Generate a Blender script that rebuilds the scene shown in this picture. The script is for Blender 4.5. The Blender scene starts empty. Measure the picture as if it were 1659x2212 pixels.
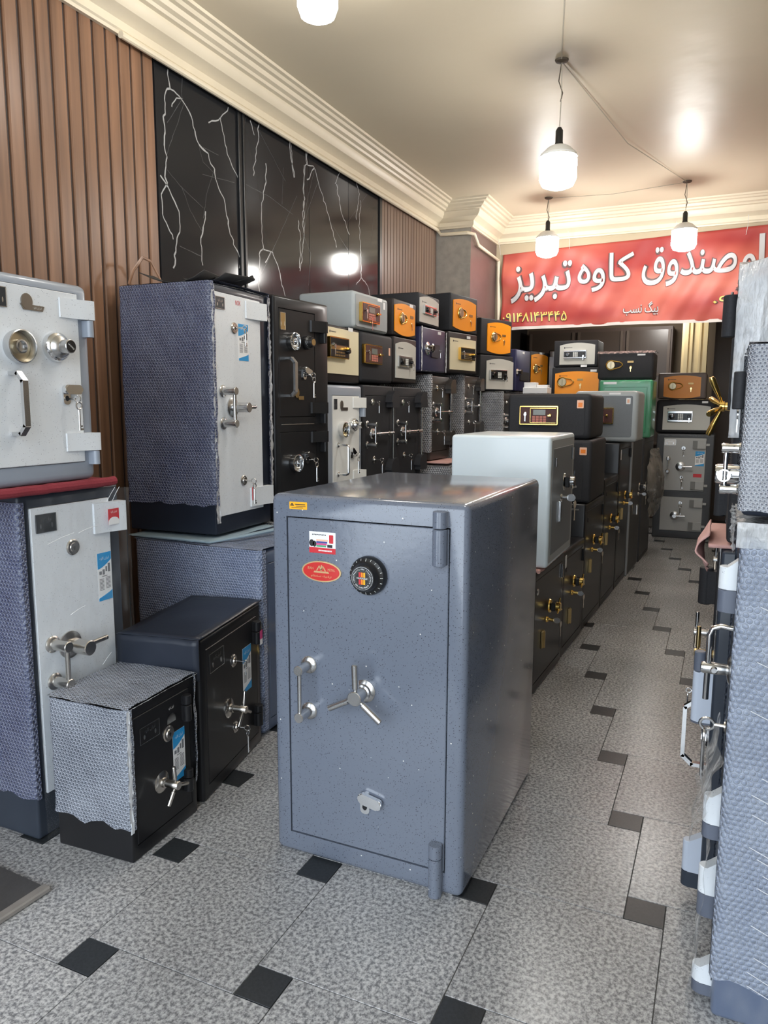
import bpy, bmesh, math, random
from math import sin, cos, pi, radians
from mathutils import Vector, Matrix, noise

random.seed(7)
SC = bpy.context.scene
COL = SC.collection

# ------------------------------------------------------------------ camera
cam_d = bpy.data.cameras.new('camera')
cam = bpy.data.objects.new('camera', cam_d)
COL.objects.link(cam)
cam_d.sensor_fit = 'VERTICAL'
cam_d.sensor_height = 36.0
cam_d.lens = 1607.27 / 2212 * 36.0
cam_d.clip_start = 0.05
_R = Vector((0.90995, 0.41471, 0.00366)); _U = Vector((-0.06179, 0.12683, 0.99000)); _F = Vector((-0.41009, 0.90107, -0.14103))
cam.matrix_world = Matrix(((_R.x, _U.x, -_F.x, 0), (_R.y, _U.y, -_F.y, 0), (_R.z, _U.z, -_F.z, 1.3492), (0, 0, 0, 1)))
SC.camera = cam

# ------------------------------------------------------------------ world, exposure
SC.view_settings.view_transform = 'Standard'
SC.view_settings.look = 'None'
SC.view_settings.gamma = 1.0
SC.view_settings.use_curve_mapping = False
SC.view_settings.exposure = 0.72
SC.cycles.use_denoising = True
SC.cycles.max_bounces = 8
SC.cycles.sample_clamp_indirect = 6.0
W = bpy.data.worlds.new('world'); SC.world = W; W.use_nodes = True
_bg = W.node_tree.nodes['Background']
_bg.inputs['Color'].default_value = (0.82, 0.91, 1.0, 1)     # even overcast daylight in the street
_bg.inputs['Strength'].default_value = 3.1
BULB = 42.0                                                   # emission of the hanging bulbs

# ------------------------------------------------------------------ materials
MATS = {}
def nd(nt, t, **kw):
    n = nt.nodes.new(t)
    for k, v in kw.items():
        if k in n.inputs.keys(): n.inputs[k].default_value = v
        else: setattr(n, k, v)
    return n
def mat(name, col, rough=0.5, metal=0.0, coat=0.0, bump=None, vary=None, emit=None, spec=0.5, speck=None, alpha=None, trans=None):
    """bump=(scale,strength,distance) vary=(scale,amount) speck=list of (scale,threshold,colour)"""
    if name in MATS: return MATS[name]
    m = bpy.data.materials.new(name); m.use_nodes = True; nt = m.node_tree; L = nt.links.new
    b = nt.nodes['Principled BSDF']
    b.inputs['Base Color'].default_value = (*col, 1); b.inputs['Roughness'].default_value = rough
    b.inputs['Metallic'].default_value = metal; b.inputs['Coat Weight'].default_value = coat
    b.inputs['Coat Roughness'].default_value = 0.12
    b.inputs['Specular IOR Level'].default_value = spec
    tc = nd(nt, 'ShaderNodeTexCoord')
    last = None
    if vary:
        nz = nd(nt, 'ShaderNodeTexNoise', Scale=vary[0], Detail=4.0)
        L(tc.outputs['Object'], nz.inputs['Vector'])
        mx = nd(nt, 'ShaderNodeMix', data_type='RGBA')
        mx.inputs[6].default_value = (*[max(0, c * (1 - vary[1])) for c in col], 1)
        mx.inputs[7].default_value = (*[min(1, c * (1 + vary[1])) for c in col], 1)
        L(nz.outputs['Fac'], mx.inputs[0]); last = mx.outputs[2]
    for sc, th, c in (speck or []):
        vo = nd(nt, 'ShaderNodeTexVoronoi', Scale=sc)
        L(tc.outputs['Object'], vo.inputs['Vector'])
        lt = nd(nt, 'ShaderNodeMath', operation='LESS_THAN'); lt.inputs[1].default_value = 0.26
        L(vo.outputs['Distance'], lt.inputs[0])
        sp = nd(nt, 'ShaderNodeSeparateColor'); L(vo.outputs['Color'], sp.inputs[0])
        gt = nd(nt, 'ShaderNodeMath', operation='GREATER_THAN'); gt.inputs[1].default_value = th
        L(sp.outputs[0], gt.inputs[0])
        mu = nd(nt, 'ShaderNodeMath', operation='MULTIPLY'); L(lt.outputs[0], mu.inputs[0]); L(gt.outputs[0], mu.inputs[1])
        mx = nd(nt, 'ShaderNodeMix', data_type='RGBA')
        if last: L(last, mx.inputs[6])
        else: mx.inputs[6].default_value = (*col, 1)
        mx.inputs[7].default_value = (*c, 1); L(mu.outputs[0], mx.inputs[0]); last = mx.outputs[2]
    if last: L(last, b.inputs['Base Color'])
    if bump:
        nz = nd(nt, 'ShaderNodeTexNoise', Scale=bump[0], Detail=3.0); L(tc.outputs['Object'], nz.inputs['Vector'])
        bp = nd(nt, 'ShaderNodeBump', Strength=bump[1], Distance=bump[2]); L(nz.outputs['Fac'], bp.inputs['Height'])
        L(bp.outputs[0], b.inputs['Normal'])
    if emit:
        b.inputs['Emission Color'].default_value = (*emit[0], 1); b.inputs['Emission Strength'].default_value = emit[1]
    if alpha is not None: b.inputs['Alpha'].default_value = alpha
    if trans: b.inputs['Transmission Weight'].default_value = trans
    MATS[name] = m
    return m

def bubble_mat(name, col, pitch=0.0105, haze=0.35, strength=0.9, light=(0.62, 0.66, 0.74), rough=0.22):
    """bubble wrap: rows of small domes in metres of UV, over the paint seen through it"""
    m = bpy.data.materials.new(name); m.use_nodes = True; nt = m.node_tree; L = nt.links.new
    b = nt.nodes['Principled BSDF']; uv = nd(nt, 'ShaderNodeUVMap')
    def M(op, a, bb=None):
        n = nd(nt, 'ShaderNodeMath', operation=op)
        for i, x in enumerate((a, bb)):
            if x is None: continue
            if isinstance(x, (int, float)): n.inputs[i].default_value = x
            else: L(x, n.inputs[i])
        return n.outputs[0]
    wob = nd(nt, 'ShaderNodeTexNoise', Scale=9.0); L(uv.outputs[0], wob.inputs['Vector'])
    add = nd(nt, 'ShaderNodeVectorMath', operation='MULTIPLY_ADD'); L(wob.outputs['Color'], add.inputs[0])
    add.inputs[1].default_value = (0.012, 0.012, 0); L(uv.outputs[0], add.inputs[2])
    sp = nd(nt, 'ShaderNodeSeparateXYZ'); L(add.outputs[0], sp.inputs[0])
    u = M('DIVIDE', sp.outputs[0], pitch); v = M('DIVIDE', sp.outputs[1], pitch * 1.732)
    ds = []
    for off in (0.0, 0.5):
        fu = M('SUBTRACT', M('FRACT', M('ADD', u, off)), 0.5)
        fv = M('MULTIPLY', M('SUBTRACT', M('FRACT', M('ADD', v, off)), 0.5), 1.732)
        ds.append(M('SQRT', M('ADD', M('MULTIPLY', fu, fu), M('MULTIPLY', fv, fv))))
    d = M('MINIMUM', ds[0], ds[1])
    h = M('SQRT', M('MAXIMUM', M('SUBTRACT', 0.19, M('MULTIPLY', d, d)), 0.0))
    big = nd(nt, 'ShaderNodeTexNoise', Scale=14.0, Detail=3.0); L(uv.outputs[0], big.inputs['Vector'])
    hh = M('ADD', h, M('MULTIPLY', big.outputs['Fac'], 1.6))
    bp = nd(nt, 'ShaderNodeBump', Strength=strength, Distance=pitch * 0.8); L(hh, bp.inputs['Height'])
    L(bp.outputs[0], b.inputs['Normal'])
    ring = M('MULTIPLY', M('LESS_THAN', M('ABSOLUTE', M('SUBTRACT', d, 0.36)), 0.12), 1.25)
    cl = nd(nt, 'ShaderNodeTexNoise', Scale=5.0, Detail=4.0); L(uv.outputs[0], cl.inputs['Vector'])
    f = M('MULTIPLY', M('ADD', ring, M('MULTIPLY', M('SUBTRACT', cl.outputs['Fac'], 0.40), 1.3)), haze)
    f = M('MINIMUM', M('MAXIMUM', f, 0.0), 1.0)
    mx = nd(nt, 'ShaderNodeMix', data_type='RGBA'); mx.inputs[6].default_value = (*col, 1); mx.inputs[7].default_value = (*light, 1)
    L(f, mx.inputs[0]); L(mx.outputs[2], b.inputs['Base Color'])
    b.inputs['Roughness'].default_value = rough
    MATS[name] = m
    return m

def film_mat(name, opacity=0.25, col=(0.8, 0.82, 0.85), rough=0.15, bump=(30, 0.8, 0.01)):
    """thin clear plastic film with wrinkles"""
    m = bpy.data.materials.new(name); m.use_nodes = True; nt = m.node_tree; L = nt.links.new
    for n in list(nt.nodes):
        if n.type == 'BSDF_PRINCIPLED': nt.nodes.remove(n)
    out = nt.nodes['Material Output']; tc = nd(nt, 'ShaderNodeTexCoord')
    mp = nd(nt, 'ShaderNodeMapping'); mp.inputs['Scale'].default_value = (1, 1, 0.35); L(tc.outputs['Object'], mp.inputs[0])
    nz = nd(nt, 'ShaderNodeTexNoise', Scale=bump[0], Detail=5.0); L(mp.outputs[0], nz.inputs['Vector'])
    bp = nd(nt, 'ShaderNodeBump', Strength=bump[1], Distance=bump[2]); L(nz.outputs['Fac'], bp.inputs['Height'])
    gl = nd(nt, 'ShaderNodeBsdfPrincipled'); gl.inputs['Base Color'].default_value = (*col, 1); gl.inputs['Roughness'].default_value = rough
    L(bp.outputs[0], gl.inputs['Normal'])
    tr = nd(nt, 'ShaderNodeBsdfTransparent'); tr.inputs[0].default_value = (0.97, 0.98, 0.99, 1)
    mr = nd(nt, 'ShaderNodeMapRange'); mr.inputs['From Min'].default_value = 0.45; mr.inputs['From Max'].default_value = 0.75
    mr.inputs['To Min'].default_value = opacity * 0.5; mr.inputs['To Max'].default_value = min(1, opacity * 2.2)
    L(nz.outputs['Fac'], mr.inputs['Value'])
    mx = nd(nt, 'ShaderNodeMixShader'); L(mr.outputs[0], mx.inputs[0]); L(tr.outputs[0], mx.inputs[1]); L(gl.outputs[0], mx.inputs[2])
    L(mx.outputs[0], out.inputs[0])
    MATS[name] = m
    return m

def S(r, g, b):   # sRGB 0-255 to linear
    return tuple(((c / 255) / 12.92 if c / 255 <= 0.04045 else ((c / 255 + 0.055) / 1.055) ** 2.4) for c in (r, g, b))

main_paint = mat('blue_grey_speckled_paint', S(107, 114, 128), 0.20, coat=0.5, bump=(55, 0.12, 0.004), vary=(6, 0.05),
                 speck=[(190, 0.74, (0.05, 0.055, 0.07)), (300, 0.80, (0.07, 0.075, 0.09)), (130, 0.994, (0.7, 0.7, 0.66))])
navy = mat('navy_black_paint', S(38, 43, 54), 0.36, coat=0.12, vary=(9, 0.25), bump=(40, 0.08, 0.003), spec=0.22)
dnavy = mat('dark_slate_paint', S(52, 58, 68), 0.38, coat=0.2, vary=(8, 0.2), spec=0.22)
black = mat('black_enamel', S(33, 33, 35), 0.34, coat=0.12, bump=(60, 0.05, 0.002), vary=(10, 0.2), spec=0.22)
black_tex = mat('black_textured_paint', S(48, 48, 51), 0.6, bump=(260, 0.35, 0.001), vary=(160, 0.3), spec=0.22)
brownbl = mat('brown_black_paint', S(46, 41, 40), 0.45, vary=(9, 0.15), spec=0.22)
white_sp = mat('white_speckled_paint', S(222, 226, 230), 0.4, bump=(60, 0.15, 0.002), vary=(30, 0.03), speck=[(230, 0.9, S(165, 168, 175)), (330, 0.9, S(185, 187, 192))])
white_p = mat('white_paint', S(236, 236, 232), 0.35)
lgrey = mat('light_grey_paint', S(150, 158, 170), 0.35, coat=0.2)
pale = mat('pale_blue_white_paint', S(226, 238, 244), 0.3, coat=0.3)
midgrey = mat('grey_textured_door', S(112, 117, 122), 0.5, bump=(300, 0.2, 0.001), vary=(200, 0.1))
sgrey = mat('silver_grey_paint', S(168, 174, 176), 0.45, vary=(60, 0.04))
dgrey = mat('dim_grey_paint', S(66, 66, 68), 0.5, vary=(20, 0.15), spec=0.22)
cream = mat('cream_plate', S(228, 217, 184), 0.45)
orange = mat('orange_plate', S(247, 152, 12), 0.4)
navyplate = mat('navy_plate', S(48, 48, 82), 0.4)
silverplate = mat('silver_plate', S(196, 194, 186), 0.45)
green = mat('green_paint', S(52, 140, 96), 0.35, coat=0.4, vary=(5, 0.35))
chrome = mat('chrome', (0.78, 0.79, 0.80), 0.12, 1.0)
steel = mat('brushed_steel', (0.62, 0.62, 0.62), 0.26, 1.0)
nickel = mat('satin_nickel', (0.60, 0.57, 0.53), 0.25, 1.0)
gold = mat('polished_brass', (0.92, 0.62, 0.18), 0.16, 1.0)
dkgold = mat('dull_brass', (0.60, 0.45, 0.22), 0.28, 1.0)
mirror = mat('bright_chrome', (0.9, 0.9, 0.9), 0.05, 1.0)
blk = mat('black_plastic', (0.012, 0.012, 0.013), 0.3)
gap = mat('dark_gap', (0.006, 0.006, 0.007), 0.8)
maroon = mat('maroon_panel', S(78, 46, 42), 0.45, spec=0.3)
pinkkey = mat('pink_keys', S(196, 120, 105), 0.5)
lcd = mat('lcd_grey', S(120, 124, 118), 0.2)
whitekey = mat('white_keys', S(225, 226, 222), 0.4)
st_white = mat('sticker_white', S(238, 238, 238), 0.4)
st_red = mat('sticker_red', S(205, 40, 50), 0.4)
st_blue = mat('sticker_blue', S(38, 150, 212), 0.4)
st_yel = mat('sticker_yellow', S(250, 178, 10), 0.4)
st_or = mat('sticker_orange', S(240, 130, 20), 0.4)
st_grey = mat('sticker_grey', S(120, 122, 126), 0.5)
st_blk = mat('sticker_ink', S(30, 30, 34), 0.5)
st_grn = mat('sticker_green', S(70, 170, 120), 0.5)
st_peach = mat('sticker_peach', S(240, 190, 160), 0.5)
st_nav = mat('sticker_navy', S(60, 70, 150), 0.5)
st_pk = mat('sticker_magenta', S(210, 70, 130), 0.5)
plate_blk = mat('nameplate_black', S(44, 48, 52), 0.35)
redcloth = mat('red_felt', S(136, 48, 58), 0.95, bump=(120, 0.5, 0.004), vary=(14, 0.2))
pinkcloth = mat('pink_cloth', S(205, 160, 152), 0.9, bump=(90, 0.4, 0.004), vary=(14, 0.12))
bluecloth = mat('grey_blue_woven_strap', S(140, 160, 172), 0.8, bump=(200, 0.5, 0.003))
card = mat('dark_cardboard', S(60, 58, 56), 0.8, vary=(12, 0.2))
granite = None
bub_navy = bubble_mat('bubble_wrap_over_navy', S(56, 63, 98), 0.0135, 0.22, 1.0, rough=0.16)
bub_grey = bubble_mat('bubble_wrap_over_slate', S(104, 118, 150), 0.0125, 0.30, 1.0, rough=0.16)
bub_near = bubble_mat('bubble_wrap_near', S(132, 141, 160), 0.0135, 0.24, 0.9, rough=0.16)
bub_dark = bubble_mat('bubble_wrap_over_black', S(74, 80, 92), 0.0125, 0.45, 1.0, rough=0.16)
bub_far = bubble_mat('bubble_wrap_far', S(84, 84, 88), 0.016, 0.5, 1.0, (0.72, 0.72, 0.74), 0.15)
bub_big = bubble_mat('bubble_wrap_large_bubbles', S(84, 88, 102), 0.0078, 0.62, 1.2, (0.75, 0.77, 0.82), 0.15)
film = film_mat('stretch_film', 0.05)
film2 = film_mat('loose_plastic_film', 0.4, (0.75, 0.75, 0.75))
film3 = film_mat('silver_plastic_sheet', 0.95, (0.80, 0.81, 0.83), 0.18, (16, 1.0, 0.05))
crease = mat('plastic_crease', S(225, 228, 232), 0.2)

# ------------------------------------------------------------------ mesh helpers
def new_obj(name, bm, m, parent=None, smooth=True, recalc=True, angle=35):
    if recalc: bmesh.ops.recalc_face_normals(bm, faces=bm.faces)
    me = bpy.data.meshes.new(name)
    bm.to_mesh(me); bm.free()
    if isinstance(m, (list, tuple)):
        for x in m: me.materials.append(x)
    else: me.materials.append(m)
    if smooth:
        me.shade_smooth()
        me.set_sharp_from_angle(angle=radians(angle))
    o = bpy.data.objects.new(name, me); COL.objects.link(o)
    if parent is not None: o.parent = parent
    return o
def tag(o, label=None, cat=None, group=None, kind=None):
    if label: o['label'] = label
    if cat: o['category'] = cat
    if group: o['group'] = group
    if kind: o['kind'] = kind
    return o
def empty(name, loc, rz=0.0):
    o = bpy.data.objects.new(name, None); o.empty_display_size = 0.1
    COL.objects.link(o); o.location = loc; o.rotation_euler = (0, 0, rz)
    return o
def box(bm, x0, x1, y0, y1, z0, z1, r=0.0, seg=1, mi=0):
    v = [bm.verts.new((x, y, z)) for z in (z0, z1) for y in (y0, y1) for x in (x0, x1)]
    fs = [bm.faces.new([v[i] for i in f]) for f in ((0, 2, 3, 1), (4, 5, 7, 6), (0, 1, 5, 4), (2, 6, 7, 3), (0, 4, 6, 2), (1, 3, 7, 5))]
    if r > 0:
        es = list({e for f in fs for e in f.edges})
        res = bmesh.ops.bevel(bm, geom=es, offset=r, segments=seg, affect='EDGES', profile=0.5)
        for f in res['faces']: f.material_index = mi
    for f in fs:
        if f.is_valid: f.material_index = mi
    return bm
def frame(d):
    d = Vector(d).normalized()
    a = Vector((0, 0, 1)) if abs(d.z) < 0.9 else Vector((1, 0, 0))
    u = d.cross(a).normalized(); return u, d.cross(u).normalized()
def lathe(bm, base, d, prof, n=20, mi=0, cap0=True, cap1=True):
    """prof = [(radius, distance along d)]"""
    base = Vector(base); d = Vector(d).normalized(); u, w = frame(d); rings = []
    for r, t in prof:
        rings.append([bm.verts.new(base + d * t + (u * cos(2 * pi * k / n) + w * sin(2 * pi * k / n)) * max(r, 1e-4)) for k in range(n)])
    fs = []
    for a, b in zip(rings, rings[1:]):
        for k in range(n): fs.append(bm.faces.new((a[k], a[(k + 1) % n], b[(k + 1) % n], b[k])))
    if cap0: fs.append(bm.faces.new(rings[0][::-1]))
    if cap1: fs.append(bm.faces.new(rings[-1]))
    for f in fs: f.material_index = mi
def cyl(bm, p0, p1, r, n=16, r2=None, bev=0.0, mi=0):
    p0 = Vector(p0); p1 = Vector(p1); L = (p1 - p0).length; r2 = r if r2 is None else r2
    prof = [(r, 0), (r2, L)]
    if bev: prof = [(r - bev, 0), (r, bev), (r2, L - bev), (r2 - bev, L)]
    lathe(bm, p0, p1 - p0, prof, n, mi)
def tube(bm, pts, r, n=10, closed=False, mi=0, flat=1.0):
    pts = [Vector(p) for p in pts]; rings = []; N = len(pts); up = None
    for i, p in enumerate(pts):
        a = pts[(i - 1) % N] if (closed or i > 0) else p
        b = pts[(i + 1) % N] if (closed or i < N - 1) else p
        d = (b - a).normalized()
        if up is None: u, w = frame(d)
        else:
            u = (up - d * up.dot(d)).normalized(); w = d.cross(u)
        up = u
        rr = r[i] if isinstance(r, (list, tuple)) else r
        rings.append([bm.verts.new(p + (u * cos(2 * pi * k / n) + w * sin(2 * pi * k / n) * flat) * rr) for k in range(n)])
    for i in range(N - 1 if not closed else N):
        a, b = rings[i], rings[(i + 1) % N]
        for k in range(n): bm.faces.new((a[k], a[(k + 1) % n], b[(k + 1) % n], b[k])).material_index = mi
    if not closed:
        bm.faces.new(rings[0][::-1]).material_index = mi; bm.faces.new(rings[-1]).material_index = mi
def prism(bm, outline, y0, y1, mi=0):
    """outline in x,z extruded from y0 (front) to y1"""
    a = [bm.verts.new((x, y0, z)) for x, z in outline]; b = [bm.verts.new((x, y1, z)) for x, z in outline]; n = len(a)
    fs = [bm.faces.new(a), bm.faces.new(b[::-1])]
    for k in range(n): fs.append(bm.faces.new((a[k], b[k], b[(k + 1) % n], a[(k + 1) % n])))
    for f in fs: f.material_index = mi
def rrect(x0, x1, z0, z1, r, n=4):
    pts = []
    for cx, cz, a0 in ((x1 - r, z1 - r, 0), (x0 + r, z1 - r, 90), (x0 + r, z0 + r, 180), (x1 - r, z0 + r, 270)):
        for k in range(n + 1):
            a = radians(a0 + 90 * k / n); pts.append((cx + r * cos(a), cz + r * sin(a)))
    return pts
def ellipse(cx, cz, rx, rz, n=28):
    return [(cx + rx * cos(2 * pi * k / n), cz + rz * sin(2 * pi * k / n)) for k in range(n)]
def tmesh(s, size, cx, cz, y, m, parent, name='lettering', depth=0.0006, offset=0.0, width=None, rot=0.0, align='C'):
    """text as flat raised lettering facing -Y, centred on (cx,cz); size = overall height"""
    c = bpy.data.curves.new('t', 'FONT'); c.body = s; c.size = 1.0; c.offset = offset; c.resolution_u = 3
    t = bpy.data.objects.new('t', c); COL.objects.link(t)
    me = bpy.data.meshes.new_from_object(t.evaluated_get(bpy.context.evaluated_depsgraph_get()))
    bpy.data.objects.remove(t); bpy.data.curves.remove(c)
    bm = bmesh.new(); bm.from_mesh(me); bpy.data.meshes.remove(me)
    xs = [v.co.x for v in bm.verts]; ys = [v.co.y for v in bm.verts]
    if not xs: bm.free(); return None
    x0, x1, y0, y1 = min(xs), max(xs), min(ys), max(ys)
    k = size / (y1 - y0); kx = k if width is None else width / (x1 - x0)
    for v in bm.verts:
        a = (v.co.x - (x0 + x1) / 2) * kx; b = (v.co.y - (y0 + y1) / 2) * k
        v.co = Vector((cx + a * cos(rot) - b * sin(rot), y, cz + a * sin(rot) + b * cos(rot)))
    return new_obj(name, bm, m, parent, smooth=False, recalc=False)

# ------------------------------------------------------------------ safe building kit (front plane local y = 0, front looks to -Y)
def rotz(side, yaw=0.0):
    return {'L': pi / 2, 'F': 0.0, 'R': -pi / 2}[side] + radians(yaw)
def safe_root(name, label, side, x, y, z, Wd, yaw=0.0, cat='safe', group=None):
    """x,y = the near (camera-side) or left bottom corner of the front"""
    a = rotz(side, yaw); d = Vector((cos(a), sin(a), 0))
    p = Vector((x, y, z)) + (d * Wd / 2 if side != 'R' else -d * Wd / 2)
    o = empty(name, p, a); tag(o, label, cat, group)
    return o
def body(root, Wd, D, H, m, holes=(), r=0.012, seg=3, recess=0.018, name='body'):
    bm = bmesh.new(); x = Wd / 2
    box(bm, -x, x, 0, D, 0, H, r, seg)
    front = max([f for f in bm.faces if f.normal.y < -0.9], key=lambda f: f.calc_area())
    holes = sorted(holes, key=lambda h: h[1])
    fronts = [front]
    for a, b in zip(holes, holes[1:]):
        zc = (a[3] + b[1]) / 2
        f = [g for g in fronts if min(v.co.z for v in g.verts) < zc < max(v.co.z for v in g.verts)][0]
        geom = [f] + list(f.edges) + list(f.verts)
        bmesh.ops.bisect_plane(bm, geom=geom, plane_co=(0, 0, zc), plane_no=(0, 0, 1))
        fronts = [g for g in bm.faces if g.normal.y < -0.99 and abs(g.calc_center_median().y) < 1e-5]
    for h in holes:
        zc = (h[1] + h[3]) / 2
        f = [g for g in bm.faces if g.normal.y < -0.99 and abs(g.calc_center_median().y) < 1e-5 and
             min(v.co.z for v in g.verts) < zc < max(v.co.z for v in g.verts) and g.calc_area() > 0.002]
        f = max(f, key=lambda g: g.calc_area())
        bmesh.ops.inset_individual(bm, faces=[f], thickness=0.004)
        for v in f.verts:
            v.co.x = h[0] if v.co.x < (h[0] + h[2]) / 2 else h[2]
            v.co.z = h[1] if v.co.z < zc else h[3]
        e = bmesh.ops.extrude_discrete_faces(bm, faces=[f])
        for g in e['faces']:
            for v in g.verts: v.co.y = recess
            g.material_index = 0
    return new_obj(name, bm, m, root)
def door(root, h, m, proud=0.0, thick=0.014, g=0.003, r=0.002, name='door'):
    bm = bmesh.new(); box(bm, h[0] + g, h[2] - g, -proud, thick, h[1] + g, h[3] - g, r, 1)
    o = new_obj(name, bm, m, root)
    return o
def hinge(p, x, z0, z1, m, r=0.014, y=-0.012, cap=None, split=None):
    bm = bmesh.new()
    if split is None:
        cyl(bm, (x, y, z0), (x, y, z1), r, 18, bev=0.002)
        box(bm, x - r * 0.7, x + r * 0.7, y, 0.001, z0 + 0.002, z1 - 0.002)
        return new_obj('hinge', bm, m, p)
    cyl(bm, (x, y, split + 0.001), (x, y, z1), r, 18, bev=0.002)
    box(bm, x - r * 0.9, x + r * 0.9, y, 0.001, split + 0.002, z1 - 0.002)
    o = new_obj('hinge', bm, m, p)
    bm = bmesh.new(); cyl(bm, (x, y, z0), (x, y, split - 0.001), r, 18, bev=0.002)
    box(bm, x - r * 0.9, x + r * 0.9, y, 0.001, z0 + 0.002, split - 0.002)
    new_obj('hinge', bm, cap or m, p)
def block_hinge(p, x0, x1, z0, z1, m, m2, out=0.035, bz=0.045, edge=None):
    """big wrap-around hinge strap and the barrel below it"""
    bm = bmesh.new()
    o = [(x0, 0.001), (x0 + 0.004, -0.010), (x0 + (x1 - x0) * 0.45, -out * 0.45), (x1 - 0.012, -out), (x1, -out), (x1, 0.001)]
    a = [bm.verts.new((x, y, z0)) for x, y in o]; b = [bm.verts.new((x, y, z1)) for x, y in o]
    bm.faces.new(a); bm.faces.new(b[::-1])
    for k in range(len(a)): bm.faces.new((a[k], b[k], b[(k + 1) % 6], a[(k + 1) % 6]))
    new_obj('hinge_strap', bm, m, p, angle=20)
    if m2:
        bm = bmesh.new(); xx = x1 - 0.012
        cyl(bm, (xx, -out + 0.012, z0 - bz), (xx, -out + 0.012, z0 - 0.002), 0.012, 16)
        box(bm, xx - 0.012, xx + 0.012, -out + 0.012, 0.001, z0 - bz, z0 - 0.002)
        new_obj('hinge', bm, m2, p)
def pull_bar(p, x, z0, z1, m=None, out=0.055, r=0.010, fl=0.024):
    m = m or steel
    bm = bmesh.new()
    for z in (z0, z1):
        lathe(bm, (x, 0, z), (0, -1, 0), [(fl, 0), (fl, 0.004), (fl * 0.85, 0.008), (r * 1.35, 0.010), (r * 1.35, 0.018), (r * 1.25, out - 0.004), (r * 1.4, out - 0.004), (r * 1.4, out + 0.008), (r * 1.25, out + 0.010)], 20)
    cyl(bm, (x, -out, min(z0, z1)), (x, -out, max(z0, z1)), r * 0.62, 12)
    return new_obj('pull_handle', bm, m, p)
def wheel(p, x, z, m=None, out=0.062, hub=0.017, fl=0.030, spokes=(90, 210, 325), sl=0.075, sr=0.0075):
    m = m or steel
    bm = bmesh.new()
    lathe(bm, (x, 0, z), (0, -1, 0), [(fl, 0), (fl, 0.004), (fl * 0.88, 0.007), (hub * 1.1, 0.010), (hub * 1.1, 0.020), (hub * 0.86, 0.022), (hub * 0.86, out - 0.012), (hub, out - 0.012), (hub, out + 0.010), (hub * 0.9, out + 0.012)], 24)
    for a in spokes:
        d = Vector((cos(radians(a)), 0, sin(radians(a)))); c = Vector((x, -out, z))
        lathe(bm, c + d * (hub * 0.8), d, [(sr * 0.6, 0), (sr * 0.6, 0.008), (sr, 0.010), (sr, sl - 0.002), (sr * 0.8, sl)], 12)
    return new_obj('wheel_handle', bm, m, p)
def t_handle(p, x, z, m=None, out=0.075, L=0.10, hub=0.023, fl=0.032):
    m = m or steel
    bm = bmesh.new()
    lathe(bm, (x, 0, z), (0, -1, 0), [(fl, 0), (fl, 0.005), (fl * 0.8, 0.009), (hub * 0.9, 0.012), (hub, 0.02), (hub, out), (hub * 0.9, out + 0.002)], 24)
    lathe(bm, (x + hub * 0.6, -out * 0.62, z), (1, 0, 0.03), [(0.0085, 0), (0.0085, L - 0.012), (0.0070, L - 0.012), (0.0070, L - 0.009), (0.0085, L - 0.009), (0.0085, L), (0.006, L + 0.002)], 12)
    return new_obj('turn_handle', bm, m, p)
def rosette(p, x, z, m=None, r=0.022):
    m = m or nickel
    bm = bmesh.new()
    lathe(bm, (x, 0, z), (0, -1, 0), [(r, 0), (r, 0.003), (r * 0.86, 0.006), (r * 0.6, 0.006), (r * 0.55, 0.009), (r * 0.5, 0.009)], 22)
    o = new_obj('key_rosette', bm, m, p)
    bm = bmesh.new(); lathe(bm, (x, -0.0093, z), (0, -1, 0), [(0.0045, 0), (0.0045, 0.0004)], 10); box(bm, x - 0.0014, x + 0.0014, -0.0098, -0.0093, z - 0.008, z)
    new_obj('keyhole', bm, gap, p, smooth=False)
    return o
def keyset(p, x, z, m=None, out=0.02, L=0.06, hang=True):
    """key in the lock with a second key hanging from its bow"""
    m = m or steel
    bm = bmesh.new(); k = L / 0.06
    cyl(bm, (x, -0.006, z), (x, -out, z), 0.0028 * k, 8)
    ring = [(x, -out - 0.009 * k + 0.009 * k * cos(a), z + 0.008 * k * sin(a)) for a in [2 * pi * i / 14 for i in range(14)]]
    tube(bm, ring, 0.0022 * k, 6, True)
    new_obj('key', bm, m, p)
    if hang:
        bm = bmesh.new(); yy = -out - 0.012 * k; zz = z - 0.016 * k
        ring = [(x + 0.0085 * k * cos(a), yy, zz + 0.0085 * k * sin(a)) for a in [2 * pi * i / 14 for i in range(14)]]
        tube(bm, ring, 0.0023 * k, 6, True)
        cyl(bm, (x, yy, zz - 0.0085 * k), (x, yy, zz - L), 0.0026 * k, 8)
        box(bm, x - 0.001, x + 0.010 * k, yy - 0.0015, yy + 0.0015, zz - L, zz - L + 0.005 * k)
        box(bm, x - 0.001, x + 0.008 * k, yy - 0.0015, yy + 0.0015, zz - L + 0.008 * k, zz - L + 0.012 * k)
        new_obj('hanging_key', bm, m, p)
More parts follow.
